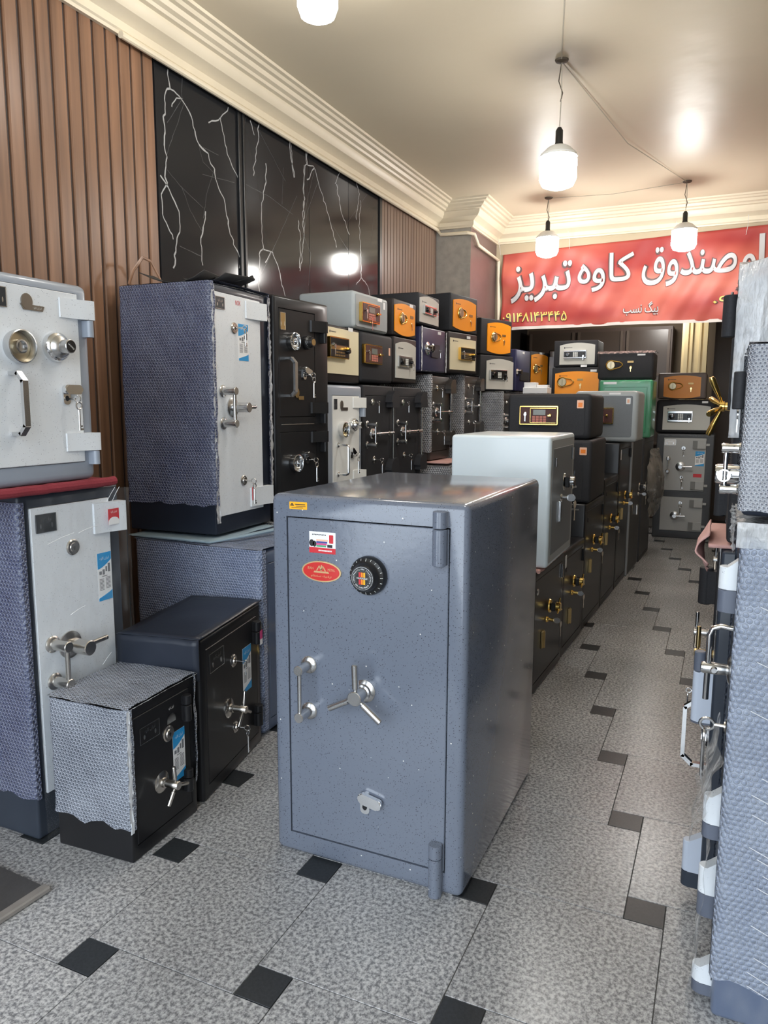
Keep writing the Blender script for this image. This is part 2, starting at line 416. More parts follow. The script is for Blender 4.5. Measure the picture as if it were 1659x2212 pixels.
def swing_lock(p, x, z, s=1.0, ang=0, m=None):
    """escutcheon with a sideways swinging cover"""
    m = m or chrome
    bm = bmesh.new()
    prism(bm, rrect(x - 0.014 * s, x + 0.014 * s, z - 0.036 * s, z + 0.026 * s, 0.012 * s), -0.006, 0)
    new_obj('lock_plate', bm, m, p)
    bm = bmesh.new(); prism(bm, rrect(-0.016 * s, 0.054 * s, -0.015 * s, 0.015 * s, 0.011 * s, 5), -0.020, -0.007)
    bmesh.ops.bevel(bm, geom=[e for e in bm.edges if all(v.co.y < -0.0199 for v in e.verts)], offset=0.003, segments=2, affect='EDGES')
    for v in bm.verts:
        a = radians(ang); q = v.co.x, v.co.z
        v.co.x = x + q[0] * cos(a) - q[1] * sin(a); v.co.z = z + 0.012 * s + q[0] * sin(a) + q[1] * cos(a)
    new_obj('lock_cover', bm, m, p)
    bm = bmesh.new(); prism(bm, ellipse(x, z - 0.016 * s, 0.007 * s, 0.009 * s, 14), -0.0066, -0.0061)
    new_obj('keyhole', bm, gap, p, smooth=False)
def combo_dial(p, x, z, r=0.05, out=0.042, m=None, face=None, ticks=True):
    m = m or blk
    bm = bmesh.new()
    lathe(bm, (x, 0, z), (0, -1, 0), [(r, 0), (r, 0.012), (r * 0.94, 0.020), (r * 0.82, 0.024), (r * 0.76, 0.026), (r * 0.72, 0.030), (r * 0.67, out - 0.003), (r * 0.63, out)], 36)
    o = new_obj('combination_dial', bm, m, p)
    if ticks:
        bm = bmesh.new()
        for k in range(20):
            a = 2 * pi * k / 20; rr0, rr1 = r * (0.84 if k % 5 else 0.80), r * 0.93; w = r * 0.012
            c, s_ = cos(a), sin(a)
            q = [(x + rr0 * c - w * s_, -0.0252, z + rr0 * s_ + w * c), (x + rr1 * c - w * s_, -0.0215, z + rr1 * s_ + w * c), (x + rr1 * c + w * s_, -0.0215, z + rr1 * s_ - w * c), (x + rr0 * c + w * s_, -0.0252, z + rr0 * s_ - w * c)]
            bm.faces.new([bm.verts.new(v) for v in q])
        new_obj('dial_marks', bm, whitekey, p, smooth=False)
    return o
def brass_ring(p, x, z, r=0.052, out=0.030, m=None, inner=None):
    bm = bmesh.new()
    lathe(bm, (x, 0, z), (0, -1, 0), [(r * 0.95, 0), (r, out * 0.4), (r, out), (r * 0.94, out + 0.001), (r * 0.91, out - 0.003), (r * 0.86, out * 0.3)], 36, cap1=False)
    new_obj('handle_ring', bm, m or chrome, p)
    inner = inner or mat('champagne_metal', (0.72, 0.64, 0.48), 0.3, 1.0)
    bm = bmesh.new()
    lathe(bm, (x, -out * 0.15, z), (0, -1, 0), [(r * 0.87, -0.001), (r * 0.87, out * 0.12), (r * 0.5, out * 0.18), (r * 0.45, out * 0.18)], 28)
    new_obj('ring_dish', bm, inner, p)
    bm = bmesh.new()
    lathe(bm, (x, -out * 0.3, z), (0, -1, 0), [(r * 0.42, 0), (r * 0.42, out * 0.55), (r * 0.33, out * 0.58), (r * 0.30, out * 0.1), (0.001, out * 0.1)], 24)
    box(bm, x - r * 0.08, x + r * 0.08, -out * 0.62, -out * 0.30, z - r * 0.32, z + r * 0.32)
    new_obj('ring_centre', bm, m or chrome, p)
def d_pull(p, x, z0, z1, m=None, out=0.05, w=0.010, dx=0.0):
    """bent flat bar pull with sloping arms"""
    bm = bmesh.new(); c = (z0 + z1) / 2; k = 0.022
    pts = [(x, 0, z1), (x + dx * 0.5, -out * 0.62, z1), (x + dx, -out, z1 - k), (x + dx, -out, z0 + k), (x + dx * 0.5, -out * 0.62, z0), (x, 0, z0)]
    for a, b in zip(pts, pts[1:]):
        a = Vector(a); b = Vector(b); d = (b - a).normalized(); u = Vector((1, 0, 0)); n = d.cross(u).normalized()
        for q in (0,):
            vs = []
            for t in (a - d * 0.003, b + d * 0.003):
                for su, sn in ((-1, -1), (1, -1), (1, 1), (-1, 1)): vs.append(bm.verts.new(t + u * su * w * 0.9 + n * sn * w * 0.55))
            for f in ((0, 1, 2, 3), (7, 6, 5, 4), (0, 4, 5, 1), (1, 5, 6, 2), (2, 6, 7, 3), (3, 7, 4, 0)): bm.faces.new([vs[i] for i in f])
    return new_obj('pull_handle', bm, m or chrome, p, angle=25)
def c_pull(p, x, z0, z1, m=None, out=0.05, r=0.006, fl=0.012):
    bm = bmesh.new(); k = 0.015
    pts = [(x, 0, z1)] + [(x, -out + k - k * sin(a), z1 - k + k * cos(a)) for a in [pi / 2 * i / 5 for i in range(6)]][0:] + [(x, -out + k - k * sin(a), z0 + k - k * cos(a)) for a in [pi / 2 * (5 - i) / 5 for i in range(6)]] + [(x, 0, z0)]
    tube(bm, pts, r, 10)
    for z in (z0, z1): lathe(bm, (x, 0, z), (0, -1, 0), [(fl, 0), (fl, 0.004), (fl * 0.7, 0.007)], 16)
    return new_obj('pull_handle', bm, m or chrome, p)
def rect(p, name, x0, x1, z0, z1, m, y=-0.001, d=0.0006, r=0.0):
    bm = bmesh.new()
    prism(bm, rrect(x0, x1, z0, z1, r) if r else [(x0, z0), (x1, z0), (x1, z1), (x0, z1)], y - d, y)
    return new_obj(name, bm, m, p, smooth=False)
IRAN = '\uFEE9\uFEED\uFE8E\uFB90 \uFEE5\uFE8D\uFEAE\uFBFE\uFE8D'
def nameplate(p, x0, x1, z0, z1, y=0.0, m=None, txt=True):
    bm = bmesh.new(); prism(bm, rrect(x0, x1, z0, z1, 0.003, 2), y - 0.003, y)
    w = x1 - x0; h = z1 - z0
    new_obj('nameplate', bm, m or plate_blk, p)
    bm = bmesh.new(); t = 0.0018
    for a in ((x0, x1, z0, z0 + t), (x0, x1, z1 - t, z1), (x0, x0 + t, z0, z1), (x1 - t, x1, z0, z1)): box(bm, a[0], a[1], y - 0.0036, y - 0.0030, a[2], a[3])
    for sx in (0.22, 0.78):
        prism(bm, ellipse(x0 + w * sx, z0 + h * 0.36, w * 0.045, h * 0.14, 12), y - 0.0036, y - 0.0030)
    new_obj('nameplate_rim', bm, steel, p, smooth=False)
    if txt: tmesh(IRAN, h * 0.26, (x0 + x1) / 2, z0 + h * 0.68, y - 0.0038, steel, p, width=w * 0.52)
def info_sticker(p, x0, x1, z0, z1, y=0.0, slant=0.0):
    """white leaflet with blue wave top and bottom, small pictures and columns of print"""
    w = x1 - x0; h = z1 - z0
    rect(p, 'sticker', x0, x1, z0, z1, st_white, y, 0.0005)
    bm = bmesh.new(); n = 8
    top = [(x0, z1), (x0, z1 - h * 0.33)] + [(x0 + w * k / n, z1 - h * (0.33 - 0.17 * (k / n) ** 1.6)) for k in range(1, n + 1)] + [(x1, z1)]
    prism(bm, top, y - 0.0010, y - 0.0006); new_obj('sticker_band', bm, st_blue, p, smooth=False); bm = bmesh.new()
    bot = [(x0, z0), (x1, z0), (x1, z0 + h * 0.19)] + [(x1 - w * k / n, z0 + h * (0.19 - 0.13 * (k / n) ** 0.8)) for k in range(1, n + 1)]
    prism(bm, bot, y - 0.0010, y - 0.0006)
    new_obj('sticker_band', bm, st_blue, p, smooth=False)
    bm = bmesh.new()
    for k in range(9):
        for a, b in ((0.10, 0.42), (0.55, 0.90)):
            zz = z0 + h * (0.22 + 0.028 * k + 0.02 * (a > 0.5)); box(bm, x0 + w * a, x0 + w * b, y - 0.0009, y - 0.0006, zz, zz + h * 0.013)
    for a, b, c, dd in ((0.10, 0.28, 0.55, 0.62), (0.34, 0.50, 0.54, 0.65), (0.56, 0.68, 0.60, 0.70), (0.74, 0.90, 0.58, 0.76), (0.3, 0.68, 0.50, 0.515)):
        box(bm, x0 + w * a, x0 + w * b, y - 0.0009, y - 0.0006, z0 + h * c, z0 + h * dd)
    new_obj('sticker_print', bm, st_grey, p, smooth=False)
    tmesh(IRAN, h * 0.07, x0 + w * 0.5, z1 - h * 0.12, y - 0.0012, st_white, p, width=w * 0.66)
def red_sticker(p, x0, x1, z0, z1, y=0.0):
    w = x1 - x0; h = z1 - z0
    rect(p, 'sticker', x0, x1, z0, z1, st_red, y, 0.0005)
    bm = bmesh.new(); prism(bm, [(x0, z0), (x1, z0)] + [(x0 + w * (0.5 + 0.5 * cos(a)), z0 + h * (0.18 + 0.30 * sin(a))) for a in [pi * k / 8 for k in range(9)]], y - 0.0010, y - 0.0006)
    new_obj('sticker_band', bm, st_white, p, smooth=False)
    tmesh(IRAN, h * 0.16, x0 + w * 0.5, z0 + h * 0.80, y - 0.0011, st_white, p, width=w * 0.6)

def gridsheet(name, fn, nu, nv, m, parent=None, uv=None, thick=0.0):
    """fn(a,b)->(x,y,z), a,b in 0..1; uv(a,b) metres"""
    bm = bmesh.new(); vs = [[bm.verts.new(fn(i / nu, j / nv)) for j in range(nv + 1)] for i in range(nu + 1)]
    lay = bm.loops.layers.uv.new('UVMap')
    for i in range(nu):
        for j in range(nv):
            f = bm.faces.new((vs[i][j], vs[i + 1][j], vs[i + 1][j + 1], vs[i][j + 1]))
            if uv:
                for l, (a, b) in zip(f.loops, ((i, j), (i + 1, j), (i + 1, j + 1), (i, j + 1))): l[lay].uv = uv(a / nu, b / nv)
    o = new_obj(name, bm, m, parent, recalc=False, angle=80)
    if thick:
        md = o.modifiers.new('thickness', 'SOLIDIFY'); md.thickness = thick; md.offset = 0
    return o
def nz(x, y, z, s=1.0):
    return noise.noise(Vector((x * s, y * s, z * s)))
def wrap(root, Wd, D, H, m, z0=0.0, top=True, right=True,  off=0.006, amp=0.003, lip=0.018, seed=0.0, rad=0.02, rough_edge=0.012):
    """bubble wrap around sides, back and top in one sheet, open at the front"""
    bm = bmesh.new(); lay = bm.loops.layers.uv.new('UVMap'); x = Wd / 2 + off
    st = 0.02
    # perimeter path seen from above: front left lip -> left side -> back -> right side -> right lip
    path = []; 
    def addl(a, b):
        n = max(1, int((Vector(b) - Vector(a)).length / st))
        for k in range(n): path.append((a[0] + (b[0] - a[0]) * k / n, a[1] + (b[1] - a[1]) * k / n))
    def addarc(cx, cy, a0, a1, r):
        for k in range(5):
            a = radians(a0 + (a1 - a0) * k / 5); path.append((cx + r * cos(a), cy + r * sin(a)))
    r = rad
    addl((-x + lip, -off), (-x + r, -off)); addarc(-x + r, -off + r, 270, 180, r); addl((-x, -off + r), (-x, D + off - r))
    addarc(-x + r, D + off - r, 180, 90, r); addl((-x + r, D + off), (x - r, D + off))
    if right:
        addarc(x - r, D + off - r, 90, 0, r)
        addl((x, D + off - r), (x, -off + r)); addarc(x - r, -off + r, 0, -90, r); addl((x - r, -off), (x - lip, -off)); path.append((x - lip, -off))
    nzv = max(2, int((H - z0) / st)); s = 0.0; cols = []; prev = None
    c = Vector((0, D / 2))
    for (px, py) in path:
        if prev: s += math.hypot(px - prev[0], py - prev[1])
        prev = (px, py); col = []
        edge = py < -off * 0.5
        zb = z0 + nz(s * 3, seed, 0.3, 6) * rough_edge + 0.4 * rough_edge * nz(s, seed, 9, 31)
        for j in range(nzv + 1):
            z = zb + (H + off * 0.7 - zb) * j / nzv
            a = amp * nz(px * 1.3 + seed, py * 1.3, z * 1.3, 11) + amp * 0.6 * nz(px, py + seed, z, 37)
            dirv = (Vector((px, py)) - c).normalized()
            qx, qy = px, py
            if edge: qx += lip * 0.6 * nz(0, seed + (1 if px > 0 else 0), z, 12) ; qy -= 0.002
            else: qx += dirv.x * (a + amp * 0.6); qy += dirv.y * (a + amp * 0.6)
            col.append((bm.verts.new((qx, qy, z)), (s, z)))
        cols.append(col)
    for a, b in zip(cols, cols[1:]):
        for j in range(nzv):
            f = bm.faces.new((a[j][0], a[j + 1][0], b[j + 1][0], b[j][0]))
            for l, q in zip(f.loops, (a[j], a[j + 1], b[j + 1], b[j])): l[lay].uv = q[1]
    if top:
        nx = max(2, int(2 * x / st)); ny = max(2, int((D + off) / st)); g = []
        for i in range(nx + 1):
            row = []
            for j in range(ny + 1):
                px = -x + 2 * x * i / nx; py = -off + (D + 2 * off) * j / ny
                if j == 0: py += 0.004 * nz(px, seed, 3, 20)
                row.append((bm.verts.new((px, py, H + off * 0.8 + amp * (nz(px + seed, py, 5, 14) + 0.5) + (0.003 if 0 < i < nx else 0))), (px + 3, py)))
            g.append(row)
        for i in range(nx):
            for j in range(ny):
                f = bm.faces.new((g[i][j][0], g[i + 1][j][0], g[i + 1][j + 1][0], g[i][j + 1][0]))
                for l, q in zip(f.loops, (g[i][j], g[i + 1][j], g[i + 1][j + 1], g[i][j + 1])): l[lay].uv = q[1]
    return new_obj('bubble_wrap', bm, m, root, recalc=False, angle=80)
def crumple(root, pts, w, m, seed=0, name='plastic_fold'):
    """ragged strip of bunched plastic along a polyline"""
    bm = bmesh.new(); P = [Vector(p) for p in pts]; segs = []
    for a, b in zip(P, P[1:]):
        n = max(2, int((b - a).length / 0.012)); segs += [a.lerp(b, k / n) for k in range(n)]
    segs.append(P[-1]); rows = []
    for i, p in enumerate(segs):
        row = []
        for k in range(5):
            t = k / 4 - 0.5
            row.append(bm.verts.new(p + Vector((t * w * 1.2 + 0.5 * w * nz(i * .3, k, seed, 1.7), -0.006 - w * 0.5 * abs(nz(i * .5, k * 2, seed + 4, 1.3)), t * w * 0.3 * nz(i, seed, 2, .9)))))
        rows.append(row)
    for a, b in zip(rows, rows[1:]):
        for k in range(4): bm.faces.new((a[k], a[k + 1], b[k + 1], b[k]))
    return new_obj(name, bm, m, root, recalc=False, angle=20)

# arched / rectangular front plates and lock units of small digital safes
def arch_plate(p, x0, x1, z0, z1, m, top=0.018, bot=0.0, y=0.0, d=0.006):
    n = 10; w = x1 - x0; o = []
    for k in range(n + 1):
        t = k / n; o.append((x0 + w * t, z0 - bot * (1 - (2 * t - 1) ** 2) if bot else z0))
    for k in range(n + 1):
        t = 1 - k / n; o.append((x0 + w * t, z1 + top * (1 - (2 * t - 1) ** 2) if top else z1))
    bm = bmesh.new(); prism(bm, o, y - d, y)
    return new_obj('front_plate', bm, m, p, angle=25)
def gold_keypad(p, x0, x1, z0, z1, y=0.0, full=True, key=True, style=0):
    w = x1 - x0; h = z1 - z0; t = 0.006
    bm = bmesh.new(); prism(bm, rrect(x0, x1, z0, z1, 0.006, 3), y - 0.022, y)
    new_obj('keypad_frame', bm, gold, p, angle=25)
    rect(p, 'keypad_panel', x0 + t, x1 - t, z0 + t, z1 - t, maroon if style == 0 else blk, y - 0.0221, 0.0015)
    yy = y - 0.0237
    a0 = x0 + w * 0.28
    if style == 0:
        bm = bmesh.new(); 
        for q in ((a0, x1 - t * 2, z0 + h * 0.10, z0 + h * 0.12), (a0, x1 - t * 2, z1 - h * 0.13, z1 - h * 0.11), (a0, a0 + w * 0.01, z0 + h * 0.10, z1 - h * 0.11)): box(bm, q[0], q[1], yy - 0.001, yy, q[2], q[3])
        new_obj('keypad_trim', bm, gold, p, smooth=False)
        rect(p, 'display', x0 + w * 0.36, x0 + w * 0.68, z0 + h * 0.52, z0 + h * 0.80, lcd, yy, 0.001)
        bm = bmesh.new()
        for i in range(4):
            for j in range(3):
                xx = x0 + w * (0.34 + 0.095 * i); zz = z0 + h * (0.14 + 0.115 * j)
                box(bm, xx, xx + w * 0.075, yy - 0.002, yy, zz, zz + h * 0.095)
        new_obj('keys', bm, pinkkey, p, smooth=False)
    else:
        rect(p, 'display', x0 + w * 0.06, x1 - w * 0.06, z0 + h * 0.66, z0 + h * 0.94, mat('smoked_glass', (0.02, 0.02, 0.02), 0.1), yy, 0.001)
        bm = bmesh.new(); box(bm, x0 + w * 0.04, x1 - w * 0.04, yy - 0.0012, yy, z0 + h * 0.40, z0 + h * 0.60)
        new_obj('keypad_trim', bm, dkgold, p, smooth=False)
        bm = bmesh.new()
        for i in range(6):
            for j in range(2):
                xx = x0 + w * (0.24 + 0.09 * i); zz = z0 + h * (0.10 + 0.14 * j); box(bm, xx, xx + w * 0.055, yy - 0.002, yy, zz, zz + h * 0.08)
        new_obj('keys', bm, dkgold, p, smooth=False)
        bm = bmesh.new(); lathe(bm, (x1 - w * 0.12, yy, z0 + h * 0.38), (0, -1, 0), [(h * 0.13, 0), (h * 0.13, 0.012), (h * 0.10, 0.018)], 14)
        new_obj('knob', bm, blk, p)
    if key:
        bm = bmesh.new(); lathe(bm, (x0 + w * 0.16, yy, z0 + h * 0.62), (0, -1, 0), [(0.008, 0), (0.008, 0.006), (0.006, 0.008)], 12); new_obj('lock_cylinder', bm, chrome, p)
        k2 = empty_key(p, x0 + w * 0.16, yy - 0.010, z0 + h * 0.62)
        bm = bmesh.new(); lathe(bm, (x0 + w * 0.80, yy, z0 + h * 0.50), (0, -1, 0), [(0.009, 0), (0.009, 0.008), (0.003, 0.010), (0.003, 0.022)], 12); box(bm, x0 + w * 0.80 - 0.009, x0 + w * 0.80 + 0.009, yy - 0.024, yy - 0.012, z0 + h * 0.50 - 0.004, z0 + h * 0.50 + 0.004)
        new_obj('turn_knob', bm, gold, p)
def empty_key(p, x, y, z, m=None, L=0.05):
    bm = bmesh.new()
    prism(bm, ellipse(x, z - 0.008, 0.009, 0.011, 14), y - 0.003, y)
    box(bm, x - 0.0035, x + 0.0035, y - 0.0025, y - 0.0005, z - L, z - 0.016)
    return new_obj('key', bm, m or steel, p)
def silver_keypad(p, x0, x1, z0, z1, y=0.0):
    w = x1 - x0; h = z1 - z0
    bm = bmesh.new(); box(bm, x0, x1, y - 0.016, y, z0, z1, 0.002, 1); new_obj('keypad_frame', bm, chrome, p)
    rect(p, 'keypad_panel', x0 + w * 0.02, x1 - w * 0.02, z0 + h * 0.14, z1 - h * 0.18, blk, y - 0.016, 0.002)
    bm = bmesh.new(); lathe(bm, (x0 + w * 0.18, y - 0.018, z0 + h * 0.48), (0, -1, 0), [(h * 0.26, 0), (h * 0.26, 0.010), (h * 0.2, 0.014)], 18); new_obj('knob', bm, mat('dark_chrome', (0.15, 0.15, 0.16), 0.2, 1.0), p)
    bm = bmesh.new()
    for i in range(3):
        for j in range(4):
            xx = x0 + w * (0.42 + 0.075 * i); zz = z0 + h * (0.20 + 0.145 * j); box(bm, xx, xx + w * 0.055, y - 0.020, y - 0.018, zz, zz + h * 0.115)
    new_obj('keys', bm, whitekey, p, smooth=False)
    bm = bmesh.new(); lathe(bm, (x0 + w * 0.86, y - 0.018, z0 + h * 0.5), (0, -1, 0), [(h * 0.14, 0), (h * 0.14, 0.012), (h * 0.1, 0.016)], 14); new_obj('knob', bm, blk, p)
    empty_key(p, x0 + w * 0.88, y - 0.034, z0 + h * 0.35, L=0.045)
def orange_lock(p, x, z, lx, lz, s=1.0, m=None):
    """round knob in a tear-drop brass loop, and a small key lock"""
    m = m or gold
    bm = bmesh.new(); r = 0.034 * s
    pts = []
    for k in range(17):
        a = radians(60 + 240 * k / 16); pts.append((x + r * 1.15 * cos(a), -0.010, z + r * 1.15 * sin(a)))
    pts += [(x + r * 2.1, -0.010, z - r * 0.62), (x + r * 2.75, -0.010, z - r * 0.1), (x + r * 2.75, -0.010, z + r * 0.25), (x + r * 2.1, -0.010, z + r * 0.75)]
    tube(bm, pts, 0.005 * s, 8, True, flat=1.3)
    new_obj('brass_loop', bm, m, p)
    bm = bmesh.new(); lathe(bm, (x, 0, z), (0, -1, 0), [(r, 0), (r, 0.016), (r * 0.9, 0.020)], 24); new_obj('knob', bm, mat('dull_gold_knob', (0.42, 0.36, 0.24), 0.35, 0.8), p)
    bm = bmesh.new(); box(bm, x - 0.0015, x + 0.0015, -0.0215, -0.020, z - r * 0.75, z + r * 0.75); new_obj('knob_slot', bm, gap, p, smooth=False)
    bm = bmesh.new(); lathe(bm, (lx, 0, lz), (0, -1, 0), [(0.011, 0), (0.011, 0.005), (0.008, 0.007)], 14); new_obj('lock_cylinder', bm, dkgold, p)
    empty_key(p, lx, -0.009, lz, dkgold, 0.04)
    rect(p, 'battery_slot', lx - 0.028, lx + 0.022, lz + 0.035, lz + 0.052, mat('tarnished_brass', (0.3, 0.2, 0.08), 0.35, 0.7), -0.006, 0.003)
def digital(name, label, side, x, y, z, Wd, D, H, yaw, kind, plate, kp, bodym, tagpos=None, group=None, wrapm=None, **kw):
    r = safe_root(name, label, side, x, y, z, Wd, yaw, group=group)
    body(r, Wd, D, H, bodym, r=kw.get('r', 0.010))
    y0 = 0.0
    if plate:
        m = {'cream': cream, 'silver': silverplate, 'orange': orange}[kind]
        arch_plate(r, *plate, m, top={'cream': 0, 'silver': 0.022, 'orange': 0.020}[kind], bot={'cream': 0, 'silver': 0, 'orange': 0.020}[kind])
        y0 = -0.006
        # small round maker's mark and a short line of print
        x0, z1 = plate[0], plate[3]
        bm = bmesh.new(); prism(bm, ellipse(x0 + 0.045, z1 - 0.022, 0.006, 0.007, 10), y0 - 0.0004, y0); 
        for k in range(8): box(bm, x0 + 0.056 + 0.0075 * k, x0 + 0.0615 + 0.0075 * k, y0 - 0.0004, y0, z1 - 0.0245, z1 - 0.0195)
        new_obj('maker_mark', bm, st_blk, r, smooth=False)
    if kind == 'orange': orange_lock(r, *kp, **({'s': kw['ks']} if 'ks' in kw else {}))
    elif kind == 'silver': silver_keypad(r, *kp, y0)
    elif kind == 'cream': gold_keypad(r, *kp, y0, style=1)
    elif kind == 'gold': gold_keypad(r, *kp, y0, style=0)
    if tagpos: rect(r, 'paper_tag', tagpos[0] - 0.028, tagpos[0] + 0.028, tagpos[1] - 0.010, tagpos[1] + 0.010, st_white, y0 - 0.0002, 0.001)
    if wrapm: wrap(r, Wd, D, H, wrapm, seed=x + y, off=0.004)
    return r

# ================================================================== THE SETTING
WX, CZ, CB, BY = -2.45, 3.10, 2.90, 7.30        # left wall, ceiling, cornice bottom, back wall (banner)
def tile_mat(name, col, dark, sc, rough, cr=0.5):
    m = bpy.data.materials.new(name); m.use_nodes = True; nt = m.node_tree; L = nt.links.new
    b = nt.nodes['Principled BSDF']; tc = nd(nt, 'ShaderNodeTexCoord'); oi = nd(nt, 'ShaderNodeObjectInfo')
    n1 = nd(nt, 'ShaderNodeTexNoise', Scale=sc, Detail=3.0, Roughness=0.7); L(tc.outputs['Object'], n1.inputs['Vector'])
    rp = nd(nt, 'ShaderNodeValToRGB'); e = rp.color_ramp.elements
    e[0].position = 0.38; e[0].color = (*dark, 1); e[1].position = 0.62; e[1].color = (*col, 1)
    L(n1.outputs['Fac'], rp.inputs[0])
    geo = nd(nt, 'ShaderNodeNewGeometry')
    n2 = nd(nt, 'ShaderNodeTexNoise', Scale=1.6, Detail=3.0); L(geo.outputs['Position'], n2.inputs['Vector'])   # worn, dirtier patches
    mr = nd(nt, 'ShaderNodeMapRange'); mr.inputs['From Min'].default_value = 0.35; mr.inputs['From Max'].default_value = 0.65
    mr.inputs['To Min'].default_value = 0.80; mr.inputs['To Max'].default_value = 1.08; L(n2.outputs['Fac'], mr.inputs['Value'])
    va = nd(nt, 'ShaderNodeMapRange'); va.inputs['To Min'].default_value = 0.95; va.inputs['To Max'].default_value = 1.05; L(oi.outputs['Random'], va.inputs['Value'])
    mu = nd(nt, 'ShaderNodeMath', operation='MULTIPLY'); L(mr.outputs[0], mu.inputs[0]); L(va.outputs[0], mu.inputs[1])
    vm = nd(nt, 'ShaderNodeVectorMath', operation='SCALE'); L(rp.outputs[0], vm.inputs[0]); L(mu.outputs[0], vm.inputs['Scale'])
    L(vm.outputs[0], b.inputs['Base Color']); b.inputs['Roughness'].default_value = rough
    n3 = nd(nt, 'ShaderNodeTexNoise', Scale=35.0, Detail=2.0); L(tc.outputs['Object'], n3.inputs['Vector'])
    bp = nd(nt, 'ShaderNodeBump', Strength=0.12, Distance=0.003); L(n3.outputs['Fac'], bp.inputs['Height']); L(bp.outputs[0], b.inputs['Normal'])
    return m
granite = tile_mat('grey_granite', S(196, 195, 194), S(112, 112, 114), 95, 0.27)
granite_dk = tile_mat('dark_inset_granite', S(50, 53, 56), S(38, 41, 44), 110, 0.36)
grout = mat('grout', S(96, 94, 92), 0.9)

bm = bmesh.new(); box(bm, -2.6, 1.15, -6.0, 10.2, -0.12, -0.004)
floor = tag(new_obj('floor', bm, grout, smooth=False), kind='structure', label='grey granite floor with small dark square insets')
LT, ST = 0.4452, 0.10095                     # big tile side, small inset side (the 44.5 cm pattern)
ox, oy = -0.11586, 1.96378
bm = bmesh.new(); h = LT / 2 - 0.0012; box(bm, -h, h, -h, h, -0.02, 0, 0.0008)
tile_me = new_obj('floor_tile', bm, granite, floor, smooth=False)
bm = bmesh.new(); h = ST / 2 - 0.0012; box(bm, -h, h, -h, h, -0.02, 0, 0.0006)
inset_me = new_obj('inset_tile', bm, granite_dk, floor, smooth=False)
first_t = first_i = True; nt_ = 0
for i in range(-14, 14):
    for j in range(-8, 26):
        cx = ox + i * LT - j * ST; cy = oy + i * ST + j * LT
        tx, ty = cx - ST / 2 + LT / 2, cy + ST / 2 + LT / 2      # tile whose corner meets the inset
        if -2.6 < tx < 0.75 and 0.55 < ty < 8.9:
            o = tile_me if first_t else tile_me.copy()
            if not first_t: COL.objects.link(o); o.parent = floor
            o.location = (tx, ty, 0); o.rotation_euler = (0, 0, random.choice((0, pi / 2, pi, -pi / 2))); first_t = False; nt_ += 1
        if -2.5 < cx < 0.5 and 0.7 < cy < 8.9:
            o = inset_me if first_i else inset_me.copy()
            if not first_i: COL.objects.link(o); o.parent = floor
            o.location = (cx, cy, 0.0); first_i = False

plaster = mat('cream_plaster_ceiling', S(226, 214, 190), 0.42, bump=(3.2, 0.35, 0.02), vary=(1.2, 0.05))
moulding = mat('cream_moulding', S(232, 220, 196), 0.4, vary=(12, 0.05))
bm = bmesh.new(); box(bm, -2.6, 1.15, -1.2, 7.4, CZ, CZ + 0.15)
tag(new_obj('ceiling', bm, plaster, smooth=False), kind='structure', label='cream plaster ceiling')
# left wall: structural slab, wood slats, black marble-look panels, fine slats
bm = bmesh.new(); box(bm, WX - 0.15, WX - 0.02, -1.2, 10.2, -0.1, CZ)
wall_l = tag(new_obj('wall_left', bm, mat('wall_backing', S(30, 26, 24), 0.8), smooth=False), kind='structure', label='left wall with wooden slats and black marble panels')
def wood_mat(name, c0, c1):
    m = bpy.data.materials.new(name); m.use_nodes = True; nt = m.node_tree; L = nt.links.new
    b = nt.nodes['Principled BSDF']; geo = nd(nt, 'ShaderNodeNewGeometry'); mp = nd(nt, 'ShaderNodeMapping'); mp.inputs['Scale'].default_value = (28, 28, 1.6)
    L(geo.outputs['Position'], mp.inputs[0]); n = nd(nt, 'ShaderNodeTexNoise', Scale=1.0, Detail=5.0); L(mp.outputs[0], n.inputs['Vector'])
    rp = nd(nt, 'ShaderNodeValToRGB'); rp.color_ramp.elements[0].position = 0.3; rp.color_ramp.elements[1].position = 0.72
    rp.color_ramp.elements[0].color = (*c0, 1); rp.color_ramp.elements[1].color = (*c1, 1)
    L(n.outputs['Fac'], rp.inputs[0]); L(rp.outputs[0], b.inputs['Base Color']); b.inputs['Roughness'].default_value = 0.38
    return m
wood = wood_mat('brown_wood_slats', S(114, 84, 64), S(150, 112, 86)); wood2 = wood_mat('grey_brown_slats', S(118, 96, 84), S(142, 118, 102))
bm = bmesh.new()
n = 6; w2 = 0.0305
o = [(-0.012, -w2), (-0.004, -w2 + 0.001), (0.0, -w2 + 0.006), (0.0, w2 - 0.006), (-0.004, w2 - 0.001), (-0.012, w2)]
a = [bm.verts.new((x, y, 0)) for x, y in o]; b = [bm.verts.new((x, y, CB + 0.02)) for x, y in o]
bm.faces.new(a); bm.faces.new(b[::-1])
for k in range(6): bm.faces.new((a[k], b[k], b[(k + 1) % 6], a[(k + 1) % 6]))
sl = new_obj('wood_slat', bm, wood, wall_l)
yy = 2.817; k = 0
while yy > 0.6:
    o_ = sl if k == 0 else sl.copy()
    if k: COL.objects.link(o_); o_.parent = wall_l
    o_.location = (WX, yy, 0); yy -= 0.072; k += 1
bm = bmesh.new(); box(bm, WX - 0.02, WX - 0.010, 0.5, 2.86, 0, CB + 0.02); new_obj('slat_backing', bm, mat('slat_groove', S(70, 62, 60), 0.6), wall_l, smooth=False)
marble = mat('black_marble_panel', S(36, 37, 40), 0.10, spec=0.28)
for (a_, b_) in ((2.856, 3.480), (3.545, 4.235), (4.238, 4.77), (4.773, 5.27)):
    bm = bmesh.new(); box(bm, WX - 0.02, WX, a_, b_, 0, CB + 0.02, 0.001); new_obj('marble_panel', bm, marble, wall_l, smooth=False)
